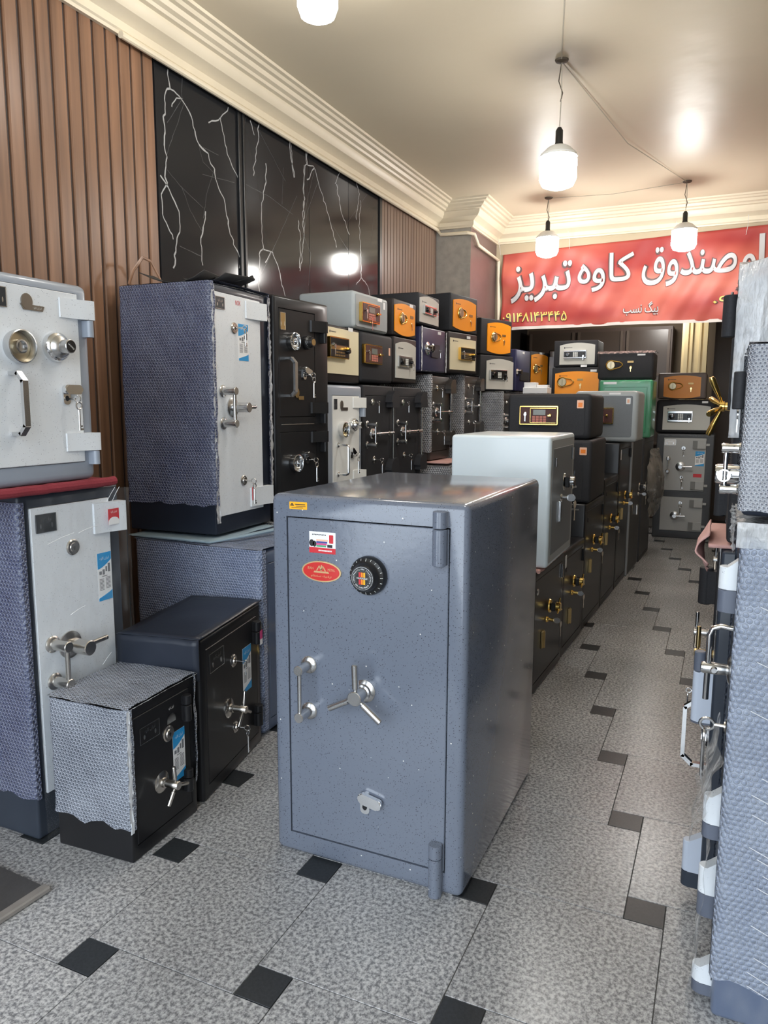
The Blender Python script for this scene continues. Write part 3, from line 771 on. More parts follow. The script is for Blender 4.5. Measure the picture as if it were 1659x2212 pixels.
for (a_, b_, q) in ((3.482, 3.500, 0.012), (3.500, 3.525, 0.004), (3.525, 3.543, 0.012), (5.27, 5.31, 0.010)):
    bm = bmesh.new(); box(bm, WX - 0.02, WX + q, a_, b_, 0, CB + 0.02, 0.002); new_obj('edge_trim', bm, mat('black_edge_trim', S(30, 31, 33), 0.3), wall_l, smooth=False)
VEINS=[[(2.95,2.89),(2.96,2.81),(2.93,2.79),(2.91,2.65),(2.91,2.54),(2.91,2.45),(2.91,2.38),(2.88,2.34),(2.87,2.23),(2.95,2.13)],[(2.96,2.81),(3.03,2.8),(3.08,2.77),(3.12,2.7),(3.16,2.62),(3.23,2.6),(3.28,2.52),(3.33,2.44),(3.36,2.39),(3.38,2.34),(3.4,2.25),(3.45,2.18),(3.49,2.13),(3.48,2.09)],[(3.03,2.8),(2.98,2.77),(2.96,2.73)],[(2.87,2.4),(2.91,2.38),(2.95,2.33),(3.0,2.27),(2.99,2.18),(2.97,2.12),(2.95,2.06),(2.95,2.0)],[(3.41,2.88),(3.35,2.81),(3.3,2.78),(3.25,2.75)],[(3.35,2.81),(3.37,2.71),(3.42,2.61),(3.48,2.55)],[(3.69,2.93),(3.69,2.82),(3.65,2.71),(3.63,2.6)],[(3.61,2.88),(3.65,2.82)],[(3.5,2.58),(3.54,2.54),(3.55,2.5)],[(3.76,2.7),(3.75,2.6),(3.71,2.48),(3.7,2.38),(3.71,2.23),(3.68,2.21),(3.67,2.09),(3.66,1.98)],[(3.71,2.23),(3.8,2.23),(3.86,2.17),(3.9,2.08),(3.94,2.0)],[(3.8,2.23),(3.74,2.16)],[(4.01,2.92),(4.03,2.82),(4.06,2.71)],[(4.21,2.92),(4.22,2.83),(4.19,2.8),(4.17,2.63),(4.17,2.4),(4.12,2.17)],[(3.21,2.32),(3.17,2.22),(3.16,2.05)],[(4.2,2.91),(4.21,2.82),(4.3,2.83),(4.36,2.75),(4.49,2.58),(4.6,2.4)],[(4.3,2.83),(4.22,2.73)],[(4.02,2.92),(4.05,2.71)],[(4.89,2.9),(4.94,2.83),(4.89,2.64)],[(4.6,2.81),(4.65,2.67),(4.79,2.52)],[(4.65,2.89),(4.58,2.8)],[(4.1,2.47),(4.13,2.36),(4.11,2.19)],[(4.97,2.79),(4.94,2.61),(4.97,2.42),(4.97,2.26),(5.07,2.23),(5.18,2.06)],[(4.18,2.81),(4.16,2.41)],[(4.97,2.26),(4.89,2.2)]]
HAIRS=[[(3.05,2.8),(2.93,2.65)],[(3.05,2.89),(3.04,2.82),(3.05,2.77),(3.0,2.66),(2.94,2.55),(2.91,2.48)],[(2.92,2.44),(3.01,2.39),(3.18,2.33)],[(3.02,2.39),(3.08,2.29),(3.17,2.21)],[(3.27,2.52),(3.21,2.4),(3.18,2.28)],[(3.16,2.62),(3.19,2.55),(3.28,2.52)],[(2.99,2.11),(3.16,2.09)],[(3.18,2.49),(3.45,2.52)],[(3.58,2.91),(3.53,2.78)],[(4.09,2.61),(3.91,2.37),(3.78,2.2),(3.69,2.09)],[(4.31,2.82),(4.23,2.65),(4.18,2.52)],[(4.1,2.48),(4.14,2.42),(4.25,2.3),(4.22,2.1)],[(3.7,2.85),(3.96,2.66)],[(3.5,2.54),(3.79,2.53),(4.04,2.49)],[(3.19,2.62),(3.32,2.62)],[(4.36,2.77),(4.21,2.54),(4.17,2.41)],[(3.94,2.73),(3.92,2.52)],[(5.07,2.86),(4.76,2.6)],[(5.18,2.75),(5.13,2.51)],[(4.49,2.56),(4.81,2.39)]]

def ribbons(name, lines, w, m, jit):
    bm = bmesh.new()
    for li, l in enumerate(lines):
        P = []
        for a_, b_ in zip(l, l[1:]):
            nn = max(2, int(math.hypot(b_[0] - a_[0], b_[1] - a_[1]) / 0.02))
            P += [(a_[0] + (b_[0] - a_[0]) * q / nn, a_[1] + (b_[1] - a_[1]) * q / nn) for q in range(nn)]
        P.append(l[-1])
        P = [(y + jit * nz(y * 9, z * 9, li, 3), z + jit * 0.5 * nz(z * 9, y * 9, li + 5, 3)) for y, z in P]
        for a_, b_ in zip(P, P[1:]):
            d = Vector((b_[0] - a_[0], b_[1] - a_[1])); d.normalize(); nn = Vector((-d.y, d.x)) * w * (0.6 + 0.8 * abs(nz(a_[0] * 7, a_[1] * 7, li, 2)))
            q = [(a_[0] + nn.x, a_[1] + nn.y), (b_[0] + nn.x, b_[1] + nn.y), (b_[0] - nn.x, b_[1] - nn.y), (a_[0] - nn.x, a_[1] - nn.y)]
            bm.faces.new([bm.verts.new((WX + 0.0004, y, z)) for y, z in q])
    o_ = new_obj(name, bm, m, wall_l, smooth=False, recalc=False); tag(o_, kind='stuff')
ribbons('marble_veins', VEINS, 0.0042, mat('vein_white', S(176, 178, 180), 0.2), 0.02)
ribbons('fine_marble_veins', HAIRS, 0.0014, mat('vein_grey', S(92, 95, 98), 0.2), 0.004)
bm = bmesh.new(); w2 = 0.0255
box(bm, -0.01, 0.0, -w2, w2, 0, CB + 0.02, 0.003)
sl = new_obj('narrow_slat', bm, wood2, wall_l); yy = 5.342; k = 0
while yy < 6.50:
    o_ = sl if k == 0 else sl.copy()
    if k: COL.objects.link(o_); o_.parent = wall_l
    o_.location = (WX, yy, 0); yy += 0.059; k += 1
# pillar
stone = mat('mottled_grey_stone', S(168, 163, 154), 0.35, vary=(14, 0.38)); redstone = mat('dull_red_stone', S(108, 86, 84), 0.35, vary=(14, 0.15))
bm = bmesh.new(); box(bm, WX - 0.02, -2.13, 6.50, BY, 0, CB + 0.02)
for f in bm.faces:
    f.material_index = 1 if f.calc_center_median().x > -2.2 else 0
pil = tag(new_obj('wall_pillar', bm, [stone, redstone], smooth=False), kind='structure', label='grey and red stone-clad pillar in the left corner')
for z_ in (0.72, 1.44, 2.16):
    bm = bmesh.new(); box(bm, WX, -2.1285, 6.4985, BY, z_, z_ + 0.004); new_obj('stone_joint', bm, gap, pil, smooth=False)
# cornice profile: (out from wall, z)
prof = [(0.0, CB), (0.018, CB), (0.022, CB + 0.012), (0.03, CB + 0.018), (0.032, CB + 0.05), (0.05, CB + 0.062), (0.085, CB + 0.078), (0.105, CB + 0.105), (0.108, CB + 0.125), (0.128, CB + 0.13), (0.135, CB + 0.142), (0.155, CB + 0.150), (0.165, CB + 0.168), (0.185, CB + 0.172), (0.195, CB + 0.185), (0.215, CB + 0.188), (0.220, CZ + 0.001)]
def cornice(name, pts, label):
    """pts = polyline of (x,y) along the wall, room on the right hand side"""
    bm = bmesh.new(); rows = []
    P = [Vector(p) for p in pts]
    for i, p in enumerate(P):
        d0 = (P[i] - P[i - 1]).normalized() if i else (P[1] - P[0]).normalized(); d1 = (P[i + 1] - P[i]).normalized() if i < len(P) - 1 else d0
        n0 = Vector((d0.y, -d0.x)); n1 = Vector((d1.y, -d1.x)); m_ = (n0 + n1).normalized(); m_ /= max(0.3, m_.dot(n0))
        rows.append([bm.verts.new((p.x + m_.x * q, p.y + m_.y * q, z)) for q, z in prof])
    for a, b in zip(rows, rows[1:]):
        for k in range(len(prof) - 1): bm.faces.new((a[k], b[k], b[k + 1], a[k + 1]))
    return tag(new_obj(name, bm, moulding, angle=28), kind='structure', label=label)
cornice('trim_1', [(WX, -1.2), (WX, 6.50), (-2.13, 6.50), (-2.13, BY), (1.1, BY)], 'cream stepped cornice along the ceiling')
# old plastered pipe running under the cornice and along the pillar
bm = bmesh.new(); tube(bm, [(WX + 0.03, 2.62, CB - 0.004), (WX + 0.03, 6.44, CB - 0.010), (WX + 0.05, 6.47, CB - 0.045), (-2.15, 6.465, CB - 0.05), (-2.10, 6.50, CB - 0.06), (-2.10, 6.62, CB - 0.13), (-2.10, BY - 0.03, CB - 0.15), (-2.085, BY - 0.03, 2.2), (-2.085, BY - 0.03, 0.3)], 0.015, 10)
tag(new_obj('conduit_pipe', bm, moulding), 'cream painted pipe bending around the stone pillar under the cornice', 'pipe')
# back of the shop: lintel wall behind the banner, darker room beyond
bm = bmesh.new(); box(bm, -2.13, 1.15, BY, BY + 0.12, 2.12, CZ)
tag(new_obj('wall_back', bm, mat('lintel_plaster', S(190, 176, 150), 0.6), smooth=False), kind='structure', label='lintel wall above the opening to the back room')
bm = bmesh.new(); box(bm, 0.85, 1.15, -1.2, 10.2, -0.1, CZ)
tag(new_obj('wall_right', bm, mat('right_wall_plaster', S(170, 160, 144), 0.6), smooth=False), kind='structure', label='plain right wall behind the safes')
bm = bmesh.new(); box(bm, -2.6, 1.15, 10.0, 10.15, -0.1, CZ)
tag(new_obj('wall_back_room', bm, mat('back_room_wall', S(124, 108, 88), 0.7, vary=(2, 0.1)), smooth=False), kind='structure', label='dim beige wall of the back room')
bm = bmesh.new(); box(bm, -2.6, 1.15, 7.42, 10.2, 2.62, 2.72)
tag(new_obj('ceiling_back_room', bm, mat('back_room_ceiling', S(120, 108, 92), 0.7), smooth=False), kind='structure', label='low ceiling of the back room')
# display cabinet at the back of the shop
cab = empty('display_cabinet', (-1.35, 9.55, 0)); tag(cab, 'dark glazed display cabinet at the back, seen under the banner', 'cabinet')
cw = mat('dark_brown_cabinet', S(84, 68, 60), 0.5); cgl = mat('dark_cabinet_glass', S(78, 66, 58), 0.3)
bm = bmesh.new(); box(bm, -1.0, 0.72, 0.05, 0.40, 0.0, 2.3); new_obj('carcass', bm, cw, cab, smooth=False)
for a_, b_ in ((-0.98, -0.42), (-0.38, 0.16), (0.20, 0.70)):
    bm = bmesh.new(); box(bm, a_, b_, 0.035, 0.05, 0.9, 2.26); d_ = new_obj('door', bm, cgl, cab, smooth=False)
    bm = bmesh.new()
    for q in ((a_, a_ + 0.03, 0.9, 2.26), (b_ - 0.03, b_, 0.9, 2.26), (a_, b_, 1.72, 1.75), (a_, b_, 0.9, 0.93)): box(bm, q[0], q[1], 0.02, 0.035, q[2], q[3])
    new_obj('door_frame', bm, mat('cabinet_frame', S(96, 82, 72), 0.5), d_, smooth=False)
bm = bmesh.new(); box(bm, -0.9, 0.1, 0.012, 0.020, 1.50, 1.53); new_obj('shelf_edge', bm, mat('shelf_edge', S(150, 128, 96), 0.5), cab, smooth=False)
cab2 = empty('wall_cupboard', (0.25, 9.7, 0)); tag(cab2, 'brown wooden cupboard at the back right of the fluted column', 'cupboard')
bm = bmesh.new(); box(bm, -0.42, 0.5, 0, 0.28, 0, 2.4); new_obj('carcass', bm, cw, cab2, smooth=False)
bm = bmesh.new(); box(bm, -0.40, 0.02, -0.02, 0, 0.1, 2.3); new_obj('door', bm, mat('brown_door', S(84, 70, 60), 0.5), cab2, smooth=False)
# fluted column
bm = bmesh.new(); o = []
x0, x1 = -0.49, -0.23; yf = 9.0
for k in range(13):
    t = k / 12; xx = x0 + (x1 - x0) * t; q = 0.014 if k in (1, 2, 4, 8, 10, 11) else 0.0
    o += [(xx, yf - q)] + ([(xx + (x1 - x0) / 12 - 0.001, yf - q)] if k < 12 else [])
o += [(x1, yf + 0.26), (x0, yf + 0.26)]
a = [bm.verts.new((x, y, 0)) for x, y in o]; b = [bm.verts.new((x, y, 2.62)) for x, y in o]
bm.faces.new(a); bm.faces.new(b[::-1])
for k in range(len(o)): bm.faces.new((a[k], b[k], b[(k + 1) % len(o)], a[(k + 1) % len(o)]))
tag(new_obj('trim_2', bm, mat('beige_column', S(214, 194, 150), 0.5), angle=20), kind='structure', label='beige fluted column in the back room')

# ------------------------------------------------------------------ hanging bulbs
def bulb(x, y, z, label, cord_top=CZ, r=0.095, hook=True):
    o = empty('pendant_bulb', (x, y, z)); tag(o, label, 'light bulb', 'bare pendant bulbs')
    bm = bmesh.new(); n_ = 18
    lathe(bm, (0, 0, -0.10), (0, 0, 1), [(r * 0.45, -0.035), (r * 0.85, -0.02), (r, 0.01), (r, 0.10), (r * 0.96, 0.118)], n_)
    e = mat('lamp_white', (1, 1, 1), 0.5, emit=((1.0, 0.97, 0.92), BULB)); new_obj('glass_bulb', bm, e, o)
    bm = bmesh.new(); lathe(bm, (0, 0, 0.019), (0, 0, 1), [(r * 1.02, 0), (r * 1.0, 0.012), (r * 0.62, 0.046), (r * 0.42, 0.056)], n_); new_obj('bulb_base', bm, white_p, o)
    bm = bmesh.new(); lathe(bm, (0, 0, 0.075), (0, 0, 1), [(0.024, 0), (0.019, 0.02), (0.019, 0.075), (0.010, 0.09)], 14); new_obj('lamp_holder', bm, blk, o)
    bm = bmesh.new(); tube(bm, [(0, 0, 0.17), (0.004, 0, 0.17 + (cord_top - z - 0.17) * 0.5), (0, 0, cord_top - z)], 0.0028, 6); new_obj('cord', bm, mat('white_cord', S(190, 182, 165), 0.6), o)
    if hook:
        bm = bmesh.new(); lathe(bm, (0, 0, cord_top - z), (0, 0, -1), [(0.035, 0), (0.032, 0.008), (0.012, 0.014)], 14)
        tube(bm, [(0, 0, cord_top - z - 0.01), (-0.012, 0, cord_top - z - 0.10), (0.010, 0.0, cord_top - z - 0.16), (0.0, 0, cord_top - z - 0.20)], 0.003, 6)
        new_obj('ceiling_hook', bm, mat('dark_hook', S(90, 80, 68), 0.6), o)
    return o
bulb(-0.873, 4.087, 2.61, 'bare bulb on a white cord, second nearest and largest of the glowing bulbs in view')
bulb(-1.478, 6.59, 2.75, 'bare bulb hanging in front of the left half of the red banner')
bulb(-0.388, 6.56, 2.71, 'bare bulb hanging in front of the right half of the red banner')
bulb(-1.47, 2.62, 2.90, 'bare bulb at the top edge of the photo, nearest to the slatted wall', r=0.075)
bulb(-0.42, 2.35, 2.92, 'bare bulb above the aisle, only its glow on the ceiling shows', r=0.075)
bm = bmesh.new(); tube(bm, [(-0.42, 2.40, CZ - 0.006), (-0.70, 3.3, CZ - 0.012), (-0.873, 4.08, CZ - 0.006)], 0.003, 6); tube(bm, [(-0.873, 4.10, CZ - 0.006), (-0.70, 5.4, CZ - 0.03), (-0.388, 6.56, CZ - 0.006), (-0.95, 6.62, CZ - 0.02), (-1.478, 6.59, CZ - 0.006)], 0.003, 6)
tag(new_obj('ceiling_cable', bm, mat('white_cord', S(190, 182, 165), 0.6)), 'thin lamp cable sagging along the ceiling between the bulbs', 'cable')

# ------------------------------------------------------------------ banner
def bfold(x, z):
    t = (x + 2.1)
    return BY - 0.035 - 0.012 * sin(6.1 * t + 3 * (z - 2.1)) - 0.010 * sin(13 * (t * 0.5 + (z - 2.1) * 1.1)) - 0.006 * sin(29 * (t - (z - 2.1) * 0.55)) * (0.4 + (2.85 - z)) - 0.018 * (1 - min(1, t / 0.5)) * sin(16 * (z - 2.1) + 9 * t)
def banner_mat():
    m = bpy.data.materials.new('red_printed_banner'); m.use_nodes = True; nt = m.node_tree; L = nt.links.new; b = nt.nodes['Principled BSDF']
    tc = nd(nt, 'ShaderNodeTexCoord'); mp = nd(nt, 'ShaderNodeMapping'); mp.inputs['Scale'].default_value = (0.9, 1, 2.4); mp.inputs['Rotation'].default_value = (0, 0.45, 0)
    L(tc.outputs['Object'], mp.inputs[0]); n = nd(nt, 'ShaderNodeTexNoise', Scale=1.4, Detail=2.0); L(mp.outputs[0], n.inputs['Vector'])
    rp = nd(nt, 'ShaderNodeValToRGB'); e = rp.color_ramp.elements; e[0].position = 0.35; e[0].color = (*S(160, 52, 50), 1); e[1].position = 0.72; e[1].color = (*S(208, 112, 94), 1)
    L(n.outputs['Fac'], rp.inputs[0]); L(rp.outputs[0], b.inputs['Base Color']); b.inputs['Roughness'].default_value = 0.5
    return m
ban = empty('banner', (0, 0, 0)); tag(ban, 'red vinyl banner with white Persian lettering across the back of the shop', 'banner')
bx0, bx1 = -2.055, 0.80
def bz(a, b): x = bx0 + (bx1 - bx0) * a; return (2.085 + 0.01 * sin(4 * a)) * (1 - b) + (2.80 + 0.085 * a) * b
gridsheet('sheet', lambda a, b: (bx0 + (bx1 - bx0) * a, bfold(bx0 + (bx1 - bx0) * a, bz(a, b)), bz(a, b)), 150, 36, banner_mat(), ban, thick=0.001)
gridsheet('hem', lambda a, b: (bx0 + (bx1 - bx0) * a, bfold(bx0 + (bx1 - bx0) * a, bz(a, 0)) - 0.003, bz(a, 0) - 0.004 + 0.028 * b), 150, 1, mat('white_hem', S(214, 206, 200), 0.5), ban)
def banner_text(s, x0, x1, z0, zt, m1, m2, nm='lettering', slope=0.0):
    """letters spread over x0..x1, bottom z0, top zt; dark outline behind"""
    for (mm, off, dy) in ((m2, 0.036, 0.009), (m1, 0.0, 0.0115), (m1, 0.010 if zt - z0 > 0.15 else 0.004, 0.013)):
        o_ = tmesh(s, zt - z0, (x0 + x1) / 2, (z0 + zt) / 2, 0, mm, ban, nm + ('_outline' if off > 0.02 else ''), offset=off, width=x1 - x0)
        me = o_.data; b_ = bmesh.new(); gx = 0.02 if zt - z0 < 0.15 else 0.03; b_.from_mesh(me)
        xx = x0
        while xx < x1: 
            bmesh.ops.bisect_plane(b_, geom=b_.verts[:] + b_.edges[:] + b_.faces[:], plane_co=(xx, 0, 0), plane_no=(1, 0, 0)); xx += gx
        zz = z0
        while zz < zt:
            bmesh.ops.bisect_plane(b_, geom=b_.verts[:] + b_.edges[:] + b_.faces[:], plane_co=(0, 0, zz), plane_no=(0, 0, 1)); zz += gx
        for v in b_.verts:
            v.co.z += slope * (v.co.x - x0); v.co.y = bfold(v.co.x, v.co.z) - dy
        b_.to_mesh(me); b_.free()
bl_w = mat('banner_letter_white', S(198, 198, 200), 0.5); bl_d = mat('banner_letter_edge', S(88, 66, 66), 0.5); bl_y = mat('banner_letter_yellow', S(226, 206, 110), 0.5)
banner_text('\uFEB0\uFBFE\uFEAE\uFE92\uFE97', -1.965, -1.39, 2.335, 2.70, bl_w, bl_d)          # tabriz
banner_text('\uFEE9\uFEED\uFE8E\uFB90', -1.335, -0.84, 2.40, 2.735, bl_w, bl_d)                 # kaveh
banner_text('\uFED5\uFEED\uFEAA\uFEE8\uFEBB', -0.765, 0.005, 2.41, 2.755, bl_w, bl_d)           # sandugh
banner_text('\uFEED', 0.04, 0.15, 2.43, 2.64, bl_w, bl_d)
banner_text('\uFE8D', 0.165, 0.215, 2.52, 2.80, bl_w, bl_d)
banner_text('\u06F0\u06F9\u06F1\u06F4\u06F8\u06F1\u06F4\u06F3\u06F4\u06F4\u06F5', -2.03, -1.425, 2.155, 2.245, bl_y, bl_d, 'telephone_number')
banner_text('\uFE90\uFEB4\uFEE7 \uFB93\uFBFF\uFE91', -0.91, -0.61, 2.17, 2.29, bl_w, bl_d)
banner_text('\u06F0\u06F9', -0.165, -0.04, 2.215, 2.305, bl_y, bl_d, 'telephone_number')
bm = bmesh.new()
for xx in (-2.08, -1.42, -0.5, 0.06): tube(bm, [(xx, bfold(xx, 2.8), 2.80), (xx + 0.01, BY - 0.10, 2.86), (xx + 0.01, BY - 0.18, 2.93)], 0.002, 5)
new_obj('tie_string', bm, whitekey, ban)

bulb(-0.75, 8.75, 2.43, 'bulb in the back room, hidden above the edge of the opening', cord_top=2.62, r=0.10)  # added lamp, kept out of view, to brighten the dark back room

# ================================================================== THE SAFES
# ---- 1. big blue-grey speckled safe standing alone in front
r = safe_root('safe', 'large blue-grey speckled safe standing alone on the floor, black dial and three-spoke handle', 'F', -1.180, 1.80, 0, 0.60)
hole = (-0.246, 0.068, 0.250, 1.037)
body(r, 0.60, 0.80, 1.10, main_paint, [hole], r=0.022, seg=4, recess=0.022)
rect(r, 'door_gap', hole[0], hole[2], hole[1], hole[3], gap, 0.021, 0.001)
d = door(r, hole, main_paint, proud=0.0, thick=0.02, g=0.0036)
hinge(r, 0.2265, 0.938, 1.082, main_paint, 0.019, -0.016, split=1.036)
hinge(r, 0.2265, 0.004, 0.158, main_paint, 0.019, -0.016, split=0.118)
pull_bar(d, -0.176, 0.606, 0.466, out=0.055, r=0.0105, fl=0.026)
wheel(d, 0.004, 0.556, out=0.058, hub=0.021, fl=0.033, spokes=(92, 208, 322), sl=0.078, sr=0.0095)
swing_lock(d, 0.006, 0.226, 1.05, -12)
cd = combo_dial(d, 0.018, 0.890, 0.054, 0.046)
yy = -0.0463
bm = bmesh.new(); lathe(bm, (0.018, yy + 0.0002, 0.890), (0, -1, 0), [(0.0316, 0), (0.0316, 0.0004)], 30); new_obj('dial_badge', bm, steel, d, smooth=False)
bm = bmesh.new(); lathe(bm, (0.018, yy, 0.890), (0, -1, 0), [(0.0307, 0), (0.0307, 0.0006)], 30); new_obj('dial_badge_face', bm, blk, d, smooth=False)
bm = bmesh.new(); lathe(bm, (0.018, yy, 0.890), (0, -1, 0), [(0.0208, 0), (0.0208, 0.0007)], 30); new_obj('dial_badge_ring', bm, mat('badge_grey', S(90, 90, 86), 0.4), d, smooth=False)
bm = bmesh.new(); lathe(bm, (0.018, yy, 0.890), (0, -1, 0), [(0.0199, 0), (0.0199, 0.0009)], 30); new_obj('dial_badge_centre', bm, blk, d, smooth=False)
for k, mm in enumerate((st_red, st_or, st_yel)):
    xx = 0.018 - 0.0098 + k * 0.0068; rect(d, 'dial_stripe', xx, xx + 0.0056, 0.890 - 0.0168, 0.890 + 0.0168, mm, yy - 0.0009, 0.0002)
rect(d, 'dial_stripe_gap', 0.018 - 0.0095, 0.018 + 0.0095, 0.8875, 0.8935, blk, yy - 0.0011, 0.0001)
tmesh('VARIABLE', 0.0048, 0.018, 0.8905, yy - 0.0014, st_white, d, width=0.033)
for s_, a0, a1 in (('PRECISION STEEL', 160, 20), ('DIALS COMBINATION LOCKS', 350, 190)):
    for k, ch in enumerate(s_):
        if ch == ' ': continue
        a = radians(a0 + (a1 - a0) * k / (len(s_) - 1))
        if a0 == 350: a = radians(10 - 200 * k / (len(s_) - 1))
        tmesh(ch, 0.0042, 0.018 + 0.0255 * cos(a), 0.890 + 0.0255 * sin(a), yy - 0.0008, st_white, d, 'badge_letter', rot=a - pi / 2)
# stickers
rect(r, 'yellow_sticker', -0.235, -0.177, 1.0585, 1.0795, st_yel, 0, 0.0005, 0.002)
bm = bmesh.new(); box(bm, -0.232, -0.220, -0.0009, -0.0006, 1.068, 1.0705); prism(bm, [(-0.231, 1.071), (-0.221, 1.071), (-0.226, 1.0765)], -0.0009, -0.0006)
for q in ((-0.216, -0.183, 1.0715, 1.0735), (-0.228, -0.190, 1.0625, 1.0638), (-0.214, -0.182, 1.0668, 1.0682)): box(bm, q[0], q[1], -0.0009, -0.0006, q[2], q[3])
new_obj('sticker_print', bm, st_blk, r, smooth=False)
x0, x1, z0, z1 = -0.171, -0.087, 0.938, 0.999
rect(d, 'advert_sticker', x0, x1, z0, z1, st_white, 0, 0.0005, 0.001)
rect(d, 'advert_band', x0, x1, z0, z0 + 0.016, st_red, -0.0005, 0.0003)
bm = bmesh.new(); prism(bm, ellipse(x0 + 0.008, z0 + 0.028, 0.008, 0.010, 12), -0.0010, -0.0006); prism(bm, ellipse(x0 + 0.017, z0 + 0.026, 0.006, 0.009, 12), -0.0010, -0.0006); box(bm, x0 + 0.058, x0 + 0.074, -0.0010, -0.0006, z0 + 0.018, z0 + 0.026)
for k in range(9): box(bm, x0 + 0.010 + k * 0.005, x0 + 0.0135 + k * 0.005, -0.0009, -0.0006, z1 - 0.010 + 0.001 * (k % 2), z1 - 0.007)
new_obj('advert_print', bm, st_blk, d, smooth=False)
for k, mm in enumerate((st_grn, st_pk, st_nav, st_peach)): rect(d, 'advert_stripe', x0 + 0.023, x0 + 0.054 + 0.002 * k, z0 + 0.018 + 0.0055 * k, z0 + 0.0230 + 0.0055 * k, mm, -0.0007, 0.0003)
rect(d, 'advert_picture', x0 + 0.064, x0 + 0.077, z0 + 0.030, z0 + 0.054, st_red, -0.0006, 0.0003, 0.002)
bm = bmesh.new()
for k in range(12): box(bm, x0 + 0.030 + k * 0.0036, x0 + 0.0325 + k * 0.0036, -0.0011, -0.0008, z0 + 0.006, z0 + 0.010)
new_obj('advert_print', bm, st_white, d, smooth=False)
cx, cz = -0.132, 0.886
bm = bmesh.new(); prism(bm, ellipse(cx, cz, 0.063, 0.030, 36), -0.003, 0); new_obj('oval_badge', bm, mat('badge_gold', S(222, 190, 140), 0.25, 0.6), d)
bm = bmesh.new(); prism(bm, ellipse(cx, cz, 0.0585, 0.0265, 36), -0.0034, -0.003); new_obj('oval_badge_field', bm, mat('badge_red', S(205, 44, 40), 0.25, coat=0.5), d, smooth=False)
bg = mat('badge_print', S(216, 178, 130), 0.3, 0.5)
tmesh('IRAN', 0.0075, cx - 0.034, cz + 0.008, -0.0037, bg, d, width=0.018); tmesh('METAL', 0.0075, cx + 0.033, cz + 0.007, -0.0037, bg, d, width=0.023)
bm = bmesh.new()
for a_, b_, c_ in ((-0.016, 0.000, -0.007), (-0.003, 0.004, 0.0)):
    pass
for s_ in (((-0.016, 0.002), (-0.007, 0.017), (-0.004, 0.017), (-0.012, 0.002)), ((0.004, 0.016), (0.007, 0.016), (0.016, 0.002), (0.012, 0.002)), ((-0.003, 0.003), (0.0, 0.019), (0.003, 0.019), (0.003, 0.003)), ((-0.007, 0.016), (-0.004, 0.016), (0.000, 0.005), (-0.003, 0.005)), ((0.000, 0.005), (0.004, 0.016), (0.006, 0.015), (0.003, 0.004))):
    prism(bm, [(cx + a_, cz + b_) for a_, b_ in s_], -0.0038, -0.0034)
prism(bm, [(cx - 0.024, cz - 0.004), (cx + 0.026, cz - 0.004), (cx + 0.023, cz + 0.001), (cx - 0.022, cz + 0.001)], -0.0038, -0.0034)
new_obj('badge_emblem', bm, bg, d, smooth=False)
tmesh('\uFEEE\uFEE7\uFE8E\uFED4\uFEA4\uFEE7\uFEB4\uFEE7 \uFEE9\uFED7\uFEAD\uFE9F\uFEDF\uFEE7\uFEAE\uFE97', 0.008, cx, cz - 0.0135, -0.0037, bg, d, width=0.066)

# ---- 2. left corner: large white-door safe, red felt, grey safe on top
r = safe_root('safe', 'tall white-door safe with navy body in clear film, at the left edge under red felt', 'L', -1.868, 1.517, 0, 0.40, 0)
Wd = 0.40; hole = (-0.165, 0.140, 0.152, 1.045)
body(r, Wd, 0.46, 1.085, dnavy, [hole], r=0.010, recess=0.012)
wrap(r, Wd, 0.46, 1.06, bub_navy, z0=0.14, top=False, seed=1.0, off=0.007, lip=0.003, right=False)
d = door(r, hole, white_sp, proud=0.006, thick=0.011, g=0.002)
E2 = -0.006
def shift(o, y):
    return o
class At:      # fittings holder so they sit on a proud door
    pass
def mount(dr, y):
    """an offset holder is avoided: fittings are moved after being built"""
    return [c for c in dr.children]
def settle(dr, y, before):
    for c in dr.children:
        if c.name not in before: c.location.y += y
b4 = {c.name for c in d.children}
nameplate(d, -0.147, -0.072, 0.965, 1.022)
rosette(d, -0.012, 0.902, r=0.026)
pull_bar(d, -0.112, 0.612, 0.492, nickel, out=0.062, r=0.0125, fl=0.027)
t_handle(d, -0.045, 0.592, nickel, out=0.088, L=0.088, hub=0.024, fl=0.044)
info_sticker(d, 0.086, 0.146, 0.700, 0.862)
settle(d, E2, b4)
b4 = {c.name for c in r.children}
block_hinge(r, 0.075, 0.196, 0.930, 1.030, white_sp, None, out=0.034)
settle(r, -0.002, b4)
b4 = {c.name for c in r.children}; red_sticker(r, 0.120, 0.168, 0.955, 1.008); settle(r, -0.030, b4)
def film_sheet(root, x0, x1, z0, z1, y, seed, m=film, amp=0.006, name='stretch_film'):
    return gridsheet(name, lambda a, b: (x0 + (x1 - x0) * a, y - amp * (0.5 + nz(a * 3, b * 5, seed, 1.4)), z0 + (z1 - z0) * b), 16, 30, m, root)
film_sheet(r, -0.205, 0.204, 0.02, 1.075, -0.040, 3)
bm = bmesh.new(); 
for (a_, b_, c_, d_) in ((-0.14, 0.935, -0.04, 0.955), (-0.02, 0.952, 0.06, 0.965), (0.03, 1.045, 0.12, 1.03), (-0.07, 0.70, -0.01, 0.715), (0.05, 0.50, 0.09, 0.53), (0.14, 1.08, 0.10, 1.035), (0.16, 1.08, 0.125, 1.035)):
    tube(bm, [(a_, -0.045, b_), ((a_ + c_) / 2, -0.046, (b_ + d_) / 2 + 0.003), (c_, -0.045, d_)], 0.0009, 4)
tag(new_obj('film_creases', bm, crease, r), kind='stuff')
